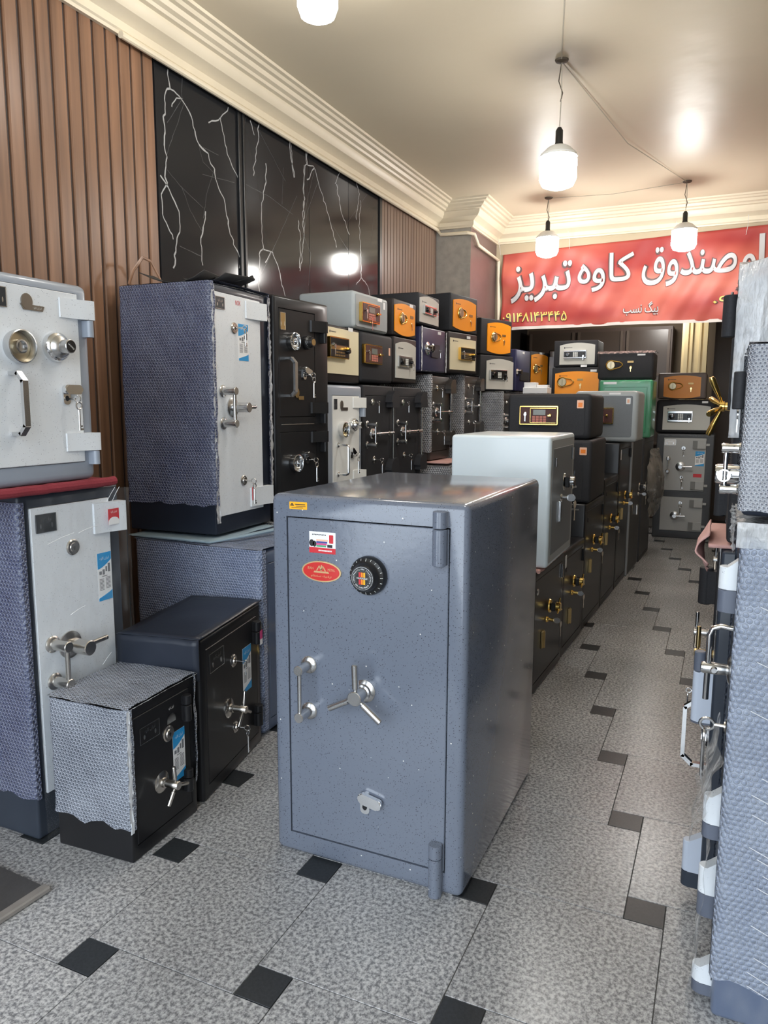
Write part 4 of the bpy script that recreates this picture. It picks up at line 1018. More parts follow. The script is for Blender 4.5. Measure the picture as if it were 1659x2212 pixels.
# red felt
def felt(name, x0, x1, y0, y1, z, m, label, hang=0.0, th=0.006, seed=0, roll=None, amp=0.003, cat='cloth', rollr=0.014, rz=0.0):
    o = empty(name, ((x0 + x1) / 2, (y0 + y1) / 2, z), rz); tag(o, label, cat); w = (x1 - x0) / 2; l = (y1 - y0) / 2
    gridsheet('sheet', lambda a, b: (-w + 2 * w * a + 0.006 * nz(0, b, seed, 5), -l + 2 * l * b + 0.006 * nz(a, 0, seed, 5), th / 2 + 0.001 + amp * 0.15 * (nz(a * 4, b * 4, seed) + 1)), 20, 20, m, o, thick=th)
    if roll == 'L':    # rolled hem along the aisle edge (+x)
        bm = bmesh.new(); n_ = 22
        tube(bm, [(w + rollr * 0.6 + 0.004 * nz(k * .5, seed, 1), -l + 2 * l * k / n_, rollr * 0.5 + 0.003 * nz(k * .7, seed, 4)) for k in range(n_ + 1)], [rollr * (1 + 0.15 * nz(k, seed, 2)) for k in range(n_ + 1)], 10)
        new_obj('rolled_edge', bm, m, o)
    return o
felt('felt_cloth', -2.28, -1.850, 1.30, 1.875, 1.092, redcloth, 'dark red felt cloth folded between the two left-hand safes', roll='L', seed=2, th=0.014, rollr=0.015)
r = safe_root('safe', 'light grey safe with white speckled door at the left edge, standing on red felt', 'L', -1.845, 1.345, 1.112, 0.46, 0)
Wd = 0.46; hole = (-0.185, 0.058, 0.182, 0.575)
body(r, Wd, 0.42, 0.605, lgrey, [hole], r=0.024, seg=4, recess=0.012)
d = door(r, hole, white_sp, proud=0.006, thick=0.011, g=0.002)
b4 = {c.name for c in d.children}
brass_ring(d, -0.050, 0.400, 0.047, 0.028, steel)
combo_dial(d, 0.083, 0.408, 0.044, 0.020, chrome, ticks=False)
bm = bmesh.new(); lathe(bm, (0.083, -0.018, 0.408), (0, -1, 0), [(0.038, 0), (0.030, 0.016), (0.020, 0.022), (0.020, 0.048), (0.018, 0.050)], 30); new_obj('dial_knob', bm, steel, d)
bm = bmesh.new(); lathe(bm, (0.083, -0.068, 0.408), (0, -1, 0), [(0.0175, 0), (0.0175, 0.0006)], 24); new_obj('dial_cap', bm, blk, d, smooth=False)
tmesh('LAGARD', 0.005, 0.083, 0.408, -0.0690, whitekey, d, width=0.026, rot=-0.7)
d_pull(d, -0.075, 0.155, 0.325, steel, out=0.052, w=0.010)
swing_lock(d, 0.115, 0.272, 0.95, 0)
keyset(d, 0.122, 0.255, L=0.075, out=0.03)
bm = bmesh.new(); prism(bm, ellipse(-0.008, 0.530, 0.019, 0.022, 24), -0.004, 0); prism(bm, [(-0.030, 0.522), (-0.020, 0.506), (0.046, 0.506), (0.052, 0.521)], -0.0035, 0)
new_obj('maker_badge', bm, mat('pewter', (0.35, 0.32, 0.29), 0.35, 1.0), d)
tmesh(IRAN, 0.007, 0.026, 0.5135, -0.0038, whitekey, d, width=0.03)
nameplate(d, -0.130, -0.075, 0.505, 0.560, txt=False)
settle(d, -0.006, b4)
block_hinge(r, 0.105, 0.222, 0.498, 0.556, white_sp, lgrey, out=0.032, bz=0.052)
block_hinge(r, 0.105, 0.222, 0.095, 0.150, white_sp, lgrey, out=0.032, bz=0.045)

# ---- 3. small black safe with bubble wrap, in front
r = safe_root('safe', 'small black safe half covered in bubble wrap on the floor at the left front', 'L', -1.517, 1.549, 0, 0.32, 3)
Wd = 0.32; hole = (-0.138, 0.045, 0.132, 0.445)
body(r, Wd, 0.285, 0.475, black, [hole], r=0.006, recess=0.008)
wrap(r, Wd, 0.285, 0.475, bub_dark, z0=0.115, seed=5.0, off=0.007, amp=0.005, lip=0.014, rough_edge=0.02)
crumple(r, [(-0.165, 0, 0.10), (-0.166, 0, 0.3), (-0.16, 0, 0.475)], 0.014, crease, 1)
crumple(r, [(-0.165, 0, 0.478), (0.02, 0, 0.480), (0.165, 0, 0.478)], 0.010, crease, 5)
d = door(r, hole, black, proud=0.001, thick=0.008, g=0.002)
nameplate(d, -0.112, -0.022, 0.350, 0.402, m=black)
rosette(d, 0.020, 0.333, r=0.026)
red_sticker(d, 0.018, 0.060, 0.362, 0.422)
b4 = {c.name for c in d.children}; info_sticker(d, 0.040, 0.100, 0.160, 0.325); settle(d, -0.0012, b4)
wheel(d, -0.022, 0.193, nickel, out=0.056, hub=0.014, fl=0.034, spokes=(97, -20, 232), sl=0.052, sr=0.0062)
hinge(r, 0.102, 0.345, 0.432, black, 0.014, -0.014, split=0.40); hinge(r, 0.102, 0.105, 0.180, black, 0.014, -0.012, split=0.15)

# ---- 4. black safe behind it
r = safe_root('safe', 'medium black safe on the floor behind the small bubble-wrapped black safe', 'L', -1.540, 1.912, 0, 0.505, 11)
Wd = 0.505; hole = (-0.215, 0.050, 0.215, 0.535)
body(r, Wd, 0.295, 0.575, black, [hole], r=0.012, recess=0.008)
gridsheet('cardboard_cap', lambda a, b: (-0.262 + 0.524 * a, -0.004 + 0.303 * b, 0.583 + 0.004 * nz(a * 3, b * 3, 8)), 12, 8, navy, r, thick=0.004)
gridsheet('cardboard_side', lambda a, b: (-0.264 - 0.002, -0.004 + 0.303 * a, 0.583 - 0.14 * b - 0.006 * nz(a * 4, 0, 3)), 12, 6, navy, r, thick=0.004)
d = door(r, hole, black, proud=0.001, thick=0.008, g=0.002)
nameplate(d, -0.190, -0.080, 0.440, 0.508, m=black)
rosette(d, 0.000, 0.423, r=0.024); keyset(d, 0.0, 0.423, out=0.04, L=0.04)
b4 = {c.name for c in d.children}; info_sticker(d, 0.078, 0.155, 0.265, 0.440); settle(d, -0.0012, b4)
wheel(d, -0.050, 0.262, nickel, out=0.060, hub=0.014, fl=0.036, spokes=(80, -30, 225), sl=0.055, sr=0.0062)
rosette(d, 0.004, 0.166, r=0.022); keyset(d, 0.004, 0.166, out=0.035, L=0.075)
hinge(r, 0.188, 0.430, 0.520, black, 0.017, -0.014, split=0.48); hinge(r, 0.188, 0.095, 0.180, black, 0.017, -0.014, split=0.15)
rect(r, 'magenta_sticker', 0.176, 0.200, 0.450, 0.484, st_pk, -0.0315, 0.0006); rect(r, 'white_sticker', 0.176, 0.200, 0.428, 0.450, st_white, -0.0315, 0.0006)

# ---- 5. slate safe in bubble wrap, carrying the tall one
r = safe_root('safe', 'wide slate-blue bubble-wrapped safe on the floor, carrying the tall wrapped white-door safe', 'L', -1.645, 2.435, 0, 0.50, 0)
Wd = 0.50
body(r, Wd, 0.64, 0.775, lgrey if False else mat('slate_blue_paint', S(92, 104, 128), 0.35, coat=0.3), [(-0.20, 0.06, 0.20, 0.72)], r=0.03, seg=4)
wrap(r, Wd, 0.64, 0.775, bub_grey, z0=0.03, seed=9.0, off=0.006, rad=0.03, lip=0.004)
d = door(r, (-0.20, 0.06, 0.20, 0.72), MATS['slate_blue_paint'], proud=0.0, thick=0.015)
for zz in (0.33, 0.43): 
    bm = bmesh.new(); lathe(bm, (-0.13, 0, zz), (0, -1, 0), [(0.02, 0), (0.018, 0.008), (0.010, 0.03), (0.012, 0.05)], 14); new_obj('brass_knob', bm, gold, d)
# strap cloth
o = empty('folded_strap', (-1.95, 2.62, 0.785)); tag(o, 'grey-blue woven strap lying under the tall bubble-wrapped safe', 'strap')
gridsheet('sheet', lambda a, b: (-0.38 + 0.44 * a + 0.010 * nz(b, 0, 3, 4), -0.175 + 0.47 * b, 0.004 + 0.0028 * (nz(a * 5, b * 5, 2) + 1)), 20, 20, bluecloth, o, thick=0.004)
bm = bmesh.new(); tube(bm, [(-0.36, -0.178, 0.006), (-0.1, -0.182, 0.010), (0.05, -0.175, 0.006), (0.12, -0.05, 0.016), (0.17, 0.12, 0.022), (0.235, 0.30, 0.010)], [0.006, 0.011, 0.008, 0.011, 0.013, 0.005], 8, flat=0.7)
new_obj('rolled_edge', bm, bluecloth, o)

# ---- 6. tall bubble-wrapped safe
r = safe_root('safe', 'tall narrow white-door safe in navy bubble wrap, standing on the wide wrapped safe', 'L', -1.92, 2.52, 0.806, 0.44, 2)
Wd = 0.44; hole = (-0.205, 0.075, 0.150, 1.005)
body(r, Wd, 0.455, 1.035, navy, [hole], r=0.008, recess=0.010)
wrap(r, Wd, 0.455, 1.035, bub_navy, z0=0.125, seed=13.0, off=0.008, lip=0.022, amp=0.004)
crumple(r, [(-0.212, 0, 0.05), (-0.213, 0, 0.5), (-0.212, 0, 1.03), (0.0, 0, 1.035), (0.215, 0, 1.03), (0.222, 0, 0.6), (0.22, 0, 0.1)], 0.018, film3, 2)
d = door(r, hole, white_sp, proud=0.004, thick=0.009, g=0.002)
b4 = {c.name for c in d.children}
nameplate(d, -0.195, -0.130, 0.935, 0.985)
tmesh('NOK', 0.020, -0.028, 0.975, -0.0008, st_red, d, width=0.04)
rosette(d, -0.062, 0.868, r=0.024); keyset(d, -0.062, 0.868, out=0.045, L=0.06)
info_sticker(d, -0.030, 0.046, 0.735, 0.890)
pull_bar(d, -0.158, 0.602, 0.468, steel, out=0.060, r=0.012, fl=0.026)
t_handle(d, -0.088, 0.535, steel, out=0.085, L=0.085, hub=0.021, fl=0.042)
rosette(d, -0.015, 0.215, r=0.024); keyset(d, -0.015, 0.215, out=0.04, L=0.08)
rect(d, 'red_paper_tag', 0.006, 0.012, 0.125, 0.185, st_red, -0.03, 0.001)
settle(d, -0.004, b4)
block_hinge(r, 0.025, 0.165, 0.918, 0.992, white_sp, None, out=0.03)
block_hinge(r, 0.035, 0.195, 0.092, 0.176, white_sp, None, out=0.03)
# scraps on top
o = empty('cardboard_scrap', (-2.08, 2.72, 1.858)); tag(o, 'torn dark cardboard pieces lying on top of the tall bubble-wrapped safe', 'cardboard')
for k, (cx, cy, w, l, rz_) in enumerate(((-0.10, -0.06, 0.30, 0.16, 0.2), (0.02, 0.05, 0.26, 0.18, -0.15), (0.06, 0.10, 0.18, 0.12, 0.5))):
    g_ = gridsheet('cardboard_piece', lambda a, b: ((a - 0.5) * w, (b - 0.5) * l, 0.005 + 0.010 * k + 0.045 * (a - 0.5) ** 2 * 4 * (0.6 + 0.4 * (k == 0)) + 0.006 * nz(a * 2, b * 2, k)), 6, 4, card, o, thick=0.003)
    g_.location = (cx, cy, 0); g_.rotation_euler = (0, 0, rz_)
o = empty('wire_loop', (-2.36, 2.66, 1.86)); tag(o, 'bent brown strip of wood trim sticking up behind the tall wrapped safe', 'strip')
bm = bmesh.new(); tube(bm, [(0, -0.12, 0), (0.01, -0.10, 0.06), (0.01, -0.04, 0.125), (0.0, 0.02, 0.12), (0, 0.08, 0.05), (0.0, 0.10, 0.0)], 0.008, 6, flat=0.4); new_obj('strip', bm, wood, o)

# ---- 7. lower row hidden behind the big safe: supports seen at their tops
for (y_, w_, zt, lab, x_) in ((2.96, 0.46, 0.795, 'wrapped safe on the floor under the black two-door safe', -1.90), (3.44, 0.86, 0.795, 'wide wrapped safe on the floor under the white dial safe', -1.90), (4.38, 0.50, 0.795, 'wrapped safe on the floor under the second black handle safe', -1.90), (4.93, 0.50, 0.93, 'bubble-wrapped safe on the floor under the pink cloth', -1.735), (5.70, 0.50, 1.02, 'wrapped safe on the floor below the second narrow wrapped safe', -1.90), (6.26, 0.40, 0.90, 'wrapped safe on the floor beside the stone pillar', -1.74)):
    r = safe_root('safe', lab, 'L', x_, y_, 0, w_, 0)
    dd = 0.50 if x_ > -1.8 else 0.40
    if y_ > 6.2: dd = 0.30
    body(r, w_, dd, zt, dnavy, [(-w_ / 2 + 0.05, 0.05, w_ / 2 - 0.05, zt - 0.05)], r=0.012)
    d = door(r, (-w_ / 2 + 0.05, 0.05, w_ / 2 - 0.05, zt - 0.05), dnavy, thick=0.015)
    wheel(d, 0, zt * 0.5, steel)
    wrap(r, w_, dd, zt - 0.006, bub_far, z0=0.05, seed=y_, off=0.005)
felt('pink_cloth', -2.24, -1.76, 4.95, 5.42, 0.945, pinkcloth, 'pink cloth between the two bubble-wrapped safes in the left row', seed=7, th=0.008)

# ---- 8. black two-door safe
r = safe_root('safe', 'tall black two-door safe with two chrome ring handles, beside the tall wrapped safe', 'L', -1.92, 2.985, 0.806, 0.45, -5)
Wd = 0.45; h1 = (-0.190, 0.488, 0.105, 0.995); h2 = (-0.190, 0.045, 0.115, 0.418)
body(r, Wd, 0.44, 1.05, black, [h1, h2], r=0.012, recess=0.014)
d = door(r, h1, black, proud=0.0, thick=0.012)
nameplate(d, -0.178, -0.138, 0.895, 0.975, m=dkgold, txt=False)
brass_ring(d, -0.095, 0.845, 0.042, 0.030, chrome, steel)
combo_dial(d, 0.030, 0.850, 0.034, 0.045)
bm = bmesh.new(); lathe(bm, (0.030, -0.045, 0.850), (0, -1, 0), [(0.016, 0), (0.016, 0.001)], 18); new_obj('dial_cap', bm, dkgold, d, smooth=False)
d_pull(d, -0.135, 0.590, 0.765, steel, out=0.055, w=0.011)
swing_lock(d, 0.010, 0.705, 0.95, -20); keyset(d, 0.012, 0.690, L=0.085, out=0.04)
bm = bmesh.new(); prism(bm, ellipse(-0.055, 0.605, 0.018, 0.024, 20), -0.005, 0); prism(bm, [(-0.05, 0.590), (0.0, 0.590), (0.0, 0.572), (-0.04, 0.572)], -0.005, 0); new_obj('maker_badge', bm, dkgold, d)
d = door(r, h2, black, proud=0.0, thick=0.012)
brass_ring(d, -0.085, 0.265, 0.043, 0.030, chrome, steel)
swing_lock(d, 0.025, 0.290, 0.95, -20); keyset(d, 0.030, 0.275, L=0.085, out=0.04)
for z0_, z1_ in ((0.905, 0.960), (0.505, 0.560), (0.360, 0.415), (0.060, 0.110)):
    block_hinge(r, 0.062, 0.172, z0_, z1_, black, black, out=0.034, bz=0.05)
box_ = bmesh.new(); box(box_, -0.18, 0.09, -0.002, 0.0, 0.452, 0.456); new_obj('bright_edge', box_, steel, r, smooth=False)

# ---- 9. small digital safes on the left row
digital('safe', 'cream-fronted digital safe beside the black two-door safe', 'L', -1.92, 3.455, 1.475, 0.43, 0.36, 0.300, 1, 'cream', (-0.200, 0.195, 0.045, 0.285), (-0.195, 0.030, 0.125, 0.235), brownbl, (0.09, 0.2905))
r = digital('safe', 'light grey digital safe with gold keypad, on top of the cream-fronted and black digital safes', 'L', -1.92, 3.80, 1.782, 0.45, 0.36, 0.205, -1, 'plain', None, None, sgrey, None, r=0.018)
bm = bmesh.new(); prism(bm, rrect(-0.205, 0.205, 0.012, 0.188, 0.012, 3), -0.004, 0); d = new_obj('door', bm, mat('silver_door_textured', S(148, 152, 154), 0.5, bump=(300, 0.2, 0.001)), r, angle=25)
gold_keypad(d, -0.165, 0.060, 0.040, 0.148, -0.004); rect(r, 'paper_tag', 0.07, 0.13, 0.178, 0.197, st_white, -0.0042, 0.001); rect(r, 'white_sticker', 0.15, 0.17, 0.14, 0.18, st_white, -0.0042, 0.001)
empty_key(d, -0.05, -0.03, 0.07, chrome, 0.07)
r = digital('safe', 'black digital safe with gold keypad below the light grey one', 'L', -1.92, 3.895, 1.487, 0.43, 0.36, 0.288, -1, 'gold', None, (-0.205, 0.020, 0.105, 0.215), black_tex, None, r=0.020)
rect(r, 'price_sticker', 0.155, 0.175, 0.17, 0.215, st_peach, 0, 0.001)
digital('safe', 'orange-fronted digital safe directly behind the light grey digital safe', 'L', -1.92, 4.345, 1.790, 0.38, 0.34, 0.225, 0, 'orange', (-0.175, 0.155, 0.025, 0.185), (-0.07, 0.11, 0.10, 0.09), brownbl, (0.09, 0.205), ks=0.85)
digital('safe', 'silver-fronted digital safe behind the black digital safe', 'L', -1.92, 4.355, 1.497, 0.38, 0.34, 0.288, 0, 'silver', (-0.165, 0.165, 0.030, 0.240), (-0.14, 0.07, 0.10, 0.17), brownbl)
digital('safe', 'silver-fronted digital safe at the top of its stack, on the navy one', 'L', -1.92, 4.765, 1.902, 0.40, 0.36, 0.205, 0, 'silver', (-0.185, 0.170, 0.012, 0.170), (-0.13, 0.09, 0.070, 0.130), black_tex)
r = digital('safe', 'navy blue safe with chrome grip, below the topmost silver-fronted safe', 'L', -1.92, 4.815, 1.590, 0.43, 0.36, 0.300, -3, 'plain', None, None, navyplate, (0.10, 0.275), r=0.012)
bm = bmesh.new(); lathe(bm, (-0.11, 0, 0.155), (0, -1, 0), [(0.045, 0), (0.045, 0.006), (0.025, 0.014), (0.020, 0.030), (0.030, 0.045), (0.020, 0.052)], 20); box(bm, -0.19, -0.11, -0.050, -0.042, 0.148, 0.164); new_obj('chrome_grip', bm, chrome, r)
rect(r, 'lock_panel', -0.05, 0.09, 0.10, 0.19, dkgold if False else mat('dark_panel', S(50, 46, 60), 0.3), 0, 0.01, 0.01); keyset(r, 0.06, 0.15, L=0.04)
crumple(r, [(-0.212, 0, 0.0), (-0.212, 0, 0.30)], 0.012, crease, 3); crumple(r, [(-0.212, 0, 0.003), (0.212, 0, 0.003), (0.212, 0, 0.29)], 0.012, crease, 8)
digital('safe', 'orange-fronted digital safe at the top of the third stack, in front of the stone pillar', 'L', -1.92, 5.40, 1.915, 0.45, 0.36, 0.275, -9, 'orange', (-0.185, 0.188, 0.030, 0.225), (-0.075, 0.137, 0.105, 0.090), black_tex)
digital('safe', 'cream-fronted digital safe below the orange one, in front of the stone pillar', 'L', -1.92, 5.36, 1.605, 0.45, 0.36, 0.300, -11, 'cream', (-0.200, 0.195, 0.020, 0.255), (-0.078, 0.150, 0.095, 0.190), brownbl, (0.075, 0.272))
digital('safe', 'orange-fronted digital safe just left of the banner, topmost of its stack', 'L', -1.92, 6.175, 1.790, 0.45, 0.30, 0.300, -20, 'orange', (-0.140, 0.198, 0.030, 0.255), (-0.045, 0.149, 0.100, 0.125), black_tex)
digital('safe', 'silver-fronted digital safe under the orange one left of the banner', 'L', -1.92, 6.175, 1.485, 0.46, 0.30, 0.300, -22, 'silver', (-0.150, 0.225, 0.012, 0.250), (-0.112, 0.119, 0.092, 0.177), black_tex)

# ---- 10. white dial safe and black handle safes below them
r = safe_root('safe', 'light grey safe with white door, black and chrome dial, below the cream digital safe', 'L', -1.92, 3.455, 0.806, 0.42, -2)
hole = (-0.130, 0.10, 0.172, 0.600)
body(r, 0.42, 0.38, 0.655, lgrey, [hole], r=0.016, recess=0.012)
d = door(r, hole, white_p, proud=0.005, thick=0.011)
b4 = {c.name for c in d.children}
brass_ring(d, -0.035, 0.415, 0.042, 0.030, chrome, dkgold)
combo_dial(d, 0.085, 0.438, 0.038, 0.018, chrome, ticks=False)
bm = bmesh.new(); lathe(bm, (0.085, -0.016, 0.438), (0, -1, 0), [(0.030, 0), (0.018, 0.020), (0.018, 0.05)], 20); new_obj('dial_knob', bm, chrome, d)
bm = bmesh.new(); lathe(bm, (0.085, -0.066, 0.438), (0, -1, 0), [(0.0175, 0), (0.0175, 0.001)], 18); new_obj('dial_cap', bm, blk, d, smooth=False)
c_pull(d, -0.075, 0.172, 0.332, chrome, out=0.065, r=0.007, fl=0.014)
swing_lock(d, 0.070, 0.285, 0.9, -40); keyset(d, 0.075, 0.27, L=0.08, out=0.03)
nameplate(d, -0.118, -0.085, 0.525, 0.580, txt=False)
bm = bmesh.new(); prism(bm, ellipse(-0.035, 0.550, 0.016, 0.022, 18), -0.004, 0); prism(bm, [(-0.05, 0.535), (0.03, 0.535), (0.03, 0.518), (-0.04, 0.518)], -0.004, 0); new_obj('maker_badge', bm, MATS['pewter'], d)
settle(d, -0.005, b4)
block_hinge(r, 0.09, 0.205, 0.532, 0.590, white_p, lgrey, out=0.032, bz=0.05); block_hinge(r, 0.09, 0.205, 0.120, 0.180, white_p, lgrey, out=0.032, bz=0.04)
def handle_safe(label, x, y, z, Wd, D, H, yaw, wrapm=None, mm=black_tex, low=True, seed=0):
    r = safe_root('safe', label, 'L', x, y, z, Wd, yaw)
    k = Wd / 0.43; hz = H / 0.67
    hole = (-Wd / 2 + 0.03, 0.06, Wd / 2 - 0.05, H - 0.06)
    body(r, Wd, D, H, mm, [hole], r=0.010)
    d = door(r, hole, mm, thick=0.015)
    pull_bar(d, -0.160 * k, H * 0.655, H * 0.475, steel, out=0.058, r=0.010, fl=0.022)
    bm = bmesh.new(); lathe(bm, (-0.08 * k, 0, H * 0.57), (0, -1, 0), [(0.034, 0), (0.030, 0.008), (0.018, 0.012), (0.018, 0.05)], 20); cyl(bm, (-0.20 * k, -0.045, H * 0.57), (0.13 * k, -0.045, H * 0.57), 0.0085, 12); lathe(bm, (0.04 * k, -0.045, H * 0.57), (1, 0, 0), [(0.008, 0), (0.015, 0.015), (0.008, 0.03)], 12); new_obj('turn_handle', bm, steel, d)
    rosette(d, -0.085 * k, H * 0.85, r=0.020); keyset(d, -0.085 * k, H * 0.85, L=0.05, out=0.035)
    rosette(d, -0.060 * k, H * 0.335, r=0.022); keyset(d, -0.060 * k, H * 0.335, L=0.075, out=0.04)
    bm = bmesh.new(); cyl(bm, (Wd / 2 - 0.055, -0.03, 0.17 * hz), (Wd / 2 - 0.055, -0.03, H * 0.86), 0.006, 10); new_obj('hinge_rod', bm, steel, r)
    for zz in (H * 0.88, H * 0.25):      # rounded hinge lobes
        bm = bmesh.new(); o = [(Wd / 2 - 0.10, 0.0)] + [(Wd / 2 - 0.03 + 0.085 * cos(a), 0.075 * sin(a)) for a in [pi - pi * .62 * q / 8 for q in range(9)]] + [(Wd / 2 + 0.01, -0.03), (Wd / 2 - 0.10, -0.03)]
        prism(bm, [(a_, zz + b_ - 0.02) for a_, b_ in o], -0.045, -0.001); new_obj('hinge', bm, mm, r, angle=25)
    if wrapm: wrap(r, Wd, D, H, wrapm, z0=0.06, seed=seed, off=0.006, amp=0.005, lip=0.02)
    return r
r = handle_safe('first of two matching black safes with chrome T-handles, next to the white dial safe', -1.92, 3.915, 0.806, 0.43, 0.38, 0.665, 0, seed=1)
crumple(r, [(-0.20, 0, 0.66), (0.21, 0, 0.66), (0.212, 0, 0.58)], 0.014, film2, 21)
r = handle_safe('second of two matching black safes with chrome T-handles, farther from the white dial safe', -1.92, 4.365, 0.806, 0.43, 0.38, 0.665, -2, seed=2)
crumple(r, [(-0.20, 0, 0.66), (0.21, 0, 0.66)], 0.012, film2, 23)
handle_safe('narrow bubble-wrapped black safe standing on the pink cloth', -1.92, 5.01, 0.962, 0.40, 0.40, 0.605, -1, bub_far, mat('dim_brown_black', S(58, 54, 52), 0.35), seed=31)
handle_safe('narrow bubble-wrapped black safe under the cream-fronted one by the pillar', -1.92, 5.74, 1.03, 0.42, 0.38, 0.565, 0, bub_far, MATS['dim_brown_black'], seed=33)
handle_safe('bubble-wrapped safe below the silver-fronted one left of the banner', -1.74, 6.26, 0.905, 0.40, 0.30, 0.560, 0, bub_far, MATS['dim_brown_black'], seed=35)

# ---- 11. pair beyond the pillar
r = digital('safe', 'navy safe with a chrome grip at the back, left of the edge-on orange safe', 'L', -1.80, 6.90, 1.492, 0.40, 0.24, 0.385, -5, 'plain', None, None, navyplate, (0.0, 0.36))
bm = bmesh.new(); lathe(bm, (-0.16, 0, 0.175), (0, -1, 0), [(0.035, 0), (0.025, 0.014), (0.025, 0.045)], 16); new_obj('chrome_grip', bm, chrome, r)
rect(r, 'lock_panel', -0.10, 0.14, 0.10, 0.18, brownbl, 0, 0.012, 0.01)
digital('safe', 'orange-fronted safe seen edge-on below the banner, beside the navy one', 'L', -1.78, 7.36, 1.520, 0.42, 0.34, 0.370, -14, 'orange', (-0.19, 0.16, 0.06, 0.33), (-0.11, 0.20, 0.02, 0.19), black_tex, (0.0, 0.355))
for (x_, y_, z0_, z1_, lab) in ((-2.16, 6.90, 0, 1.486, 'dark cabinet-size safe under the navy safe beyond the pillar'), (-2.13, 7.55, 0, 1.512, 'dark tall safe under the edge-on orange safe')):
    r = safe_root('safe', lab, 'L', -1.76, y_, 0, 0.46, 0)
    if y_ > 7: r.location.y -= 0.14
    body(r, 0.46, 0.29, z1_, brownbl, [(-0.17, 0.08, 0.17, z1_ - 0.08)]); d = door(r, (-0.17, 0.08, 0.17, z1_ - 0.08), brownbl, thick=0.015); wheel(d, 0, z1_ / 2)
# pale boxes
bm = bmesh.new(); box(bm, -0.11, 0.11, -0.09, 0.09, 0, 0.055, 0.004); o = new_obj('carton', bm, st_white); o.location = (-1.58, 6.83, 1.465); tag(o, 'flat white carton at the back, below the edge-on orange safe', 'box', 'white cartons at the back')
bm = bmesh.new(); box(bm, -0.055, 0.055, -0.05, 0.05, 0, 0.045, 0.003); o = new_obj('carton', bm, st_white); o.location = (-1.635, 6.83, 1.521); tag(o, 'small white carton on the left half of the flat carton', 'box', 'white cartons at the back')
bm = bmesh.new(); box(bm, -0.05, 0.05, -0.04, 0.04, 0, 0.022, 0.003); o = new_obj('carton', bm, st_white); o.location = (-1.525, 6.83, 1.521); tag(o, 'thin white carton on the right half of the flat carton', 'box', 'white cartons at the back')
r = safe_root('safe', 'brown-black safe at the back carrying the white cartons', 'F', -1.72, 6.70, 0, 0.30); body(r, 0.30, 0.28, 1.460, brownbl, [(-0.11, 0.08, 0.11, 1.38)]); d = door(r, (-0.11, 0.08, 0.11, 1.38), brownbl, thick=0.015); wheel(d, 0, 0.7)
# shiny upright pipe-edged cabinet
o = empty('metal_cabinet', (-1.635, 7.72, 0)); tag(o, 'narrow shiny dark metal cabinet between the orange safes at the back', 'cabinet')
bm = bmesh.new(); box(bm, -0.045, 0.045, 0, 0.30, 0, 1.92, 0.02, 4); new_obj('shell', bm, mat('gunmetal', (0.22, 0.21, 0.21), 0.25, 1.0), o)
bm = bmesh.new(); box(bm, -0.035, 0.035, -0.006, 0.0, 0.1, 1.85, 0.002); new_obj('door', bm, MATS['gunmetal'], o)

# ---- 12. centre row: white-blue safe on black safes with brass locks
def lock_cluster(d, x, z, key=True, m=gold, s=1.0):
    bm = bmesh.new()
    lathe(bm, (x, 0, z), (0, -1, 0), [(0.036 * s, 0), (0.034 * s, 0.006), (0.020 * s, 0.010), (0.018 * s, 0.030), (0.024 * s, 0.034), (0.024 * s, 0.050), (0.020 * s, 0.054)], 12)
    for a in (90, 210, 330): cyl(bm, (x, -0.042, z), (x + 0.045 * s * cos(radians(a)), -0.050, z + 0.045 * s * sin(radians(a))), 0.006, 8, r2=0.004)
    new_obj('wheel_handle', bm, m, d)
    bm = bmesh.new(); box(bm, x - 0.028 * s, x + 0.028 * s, -0.034, -0.010, z - 0.020 * s, z + 0.022 * s, 0.004, 1); new_obj('handle_boss', bm, blk, d)
    bm = bmesh.new(); lathe(bm, (x - 0.055 * s, 0, z - 0.055 * s), (0, -1, 0), [(0.016 * s, 0), (0.014 * s, 0.006), (0.008 * s, 0.01), (0.008 * s, 0.035)], 14); new_obj('lock_cylinder', bm, m, d)
    if key:
        bm = bmesh.new(); prism(bm, ellipse(0, 0, 0.017 * s, 0.014 * s, 16), -0.0018, 0.0018)
        for v in bm.verts: v.co = Vector((x - 0.055 * s + v.co.y, -0.050 + v.co.x, z - 0.055 * s + v.co.z))
        new_obj('key', bm, steel, d)
        bm = bmesh.new(); prism(bm, ellipse(0, -0.012 * s, 0.012 * s, 0.016 * s, 16), -0.0018, 0.0018); box(bm, -0.004 * s, 0.004 * s, -0.001, 0.001, -0.075 * s, -0.026 * s)
        a = 0.25
        for v in bm.verts: v.co = Vector((x + v.co.x * cos(a) + v.co.y * sin(a), -0.056 - v.co.x * sin(a) + v.co.y * cos(a), z - 0.075 * s + v.co.z))
        new_obj('hanging_key', bm, m if m is chrome else nickel, d)
def latch(d, x, z, m=dkgold, w=0.042, h=0.085):
    bm = bmesh.new()
    for k in range(3): box(bm, x - w / 2 + k * w / 3 + 0.002, x - w / 2 + (k + 1) * w / 3 - 0.002, -0.010 - 0.008 * (k == 1), 0, z - h / 2, z + h / 2, 0.002)
    new_obj('latch', bm, m, d)
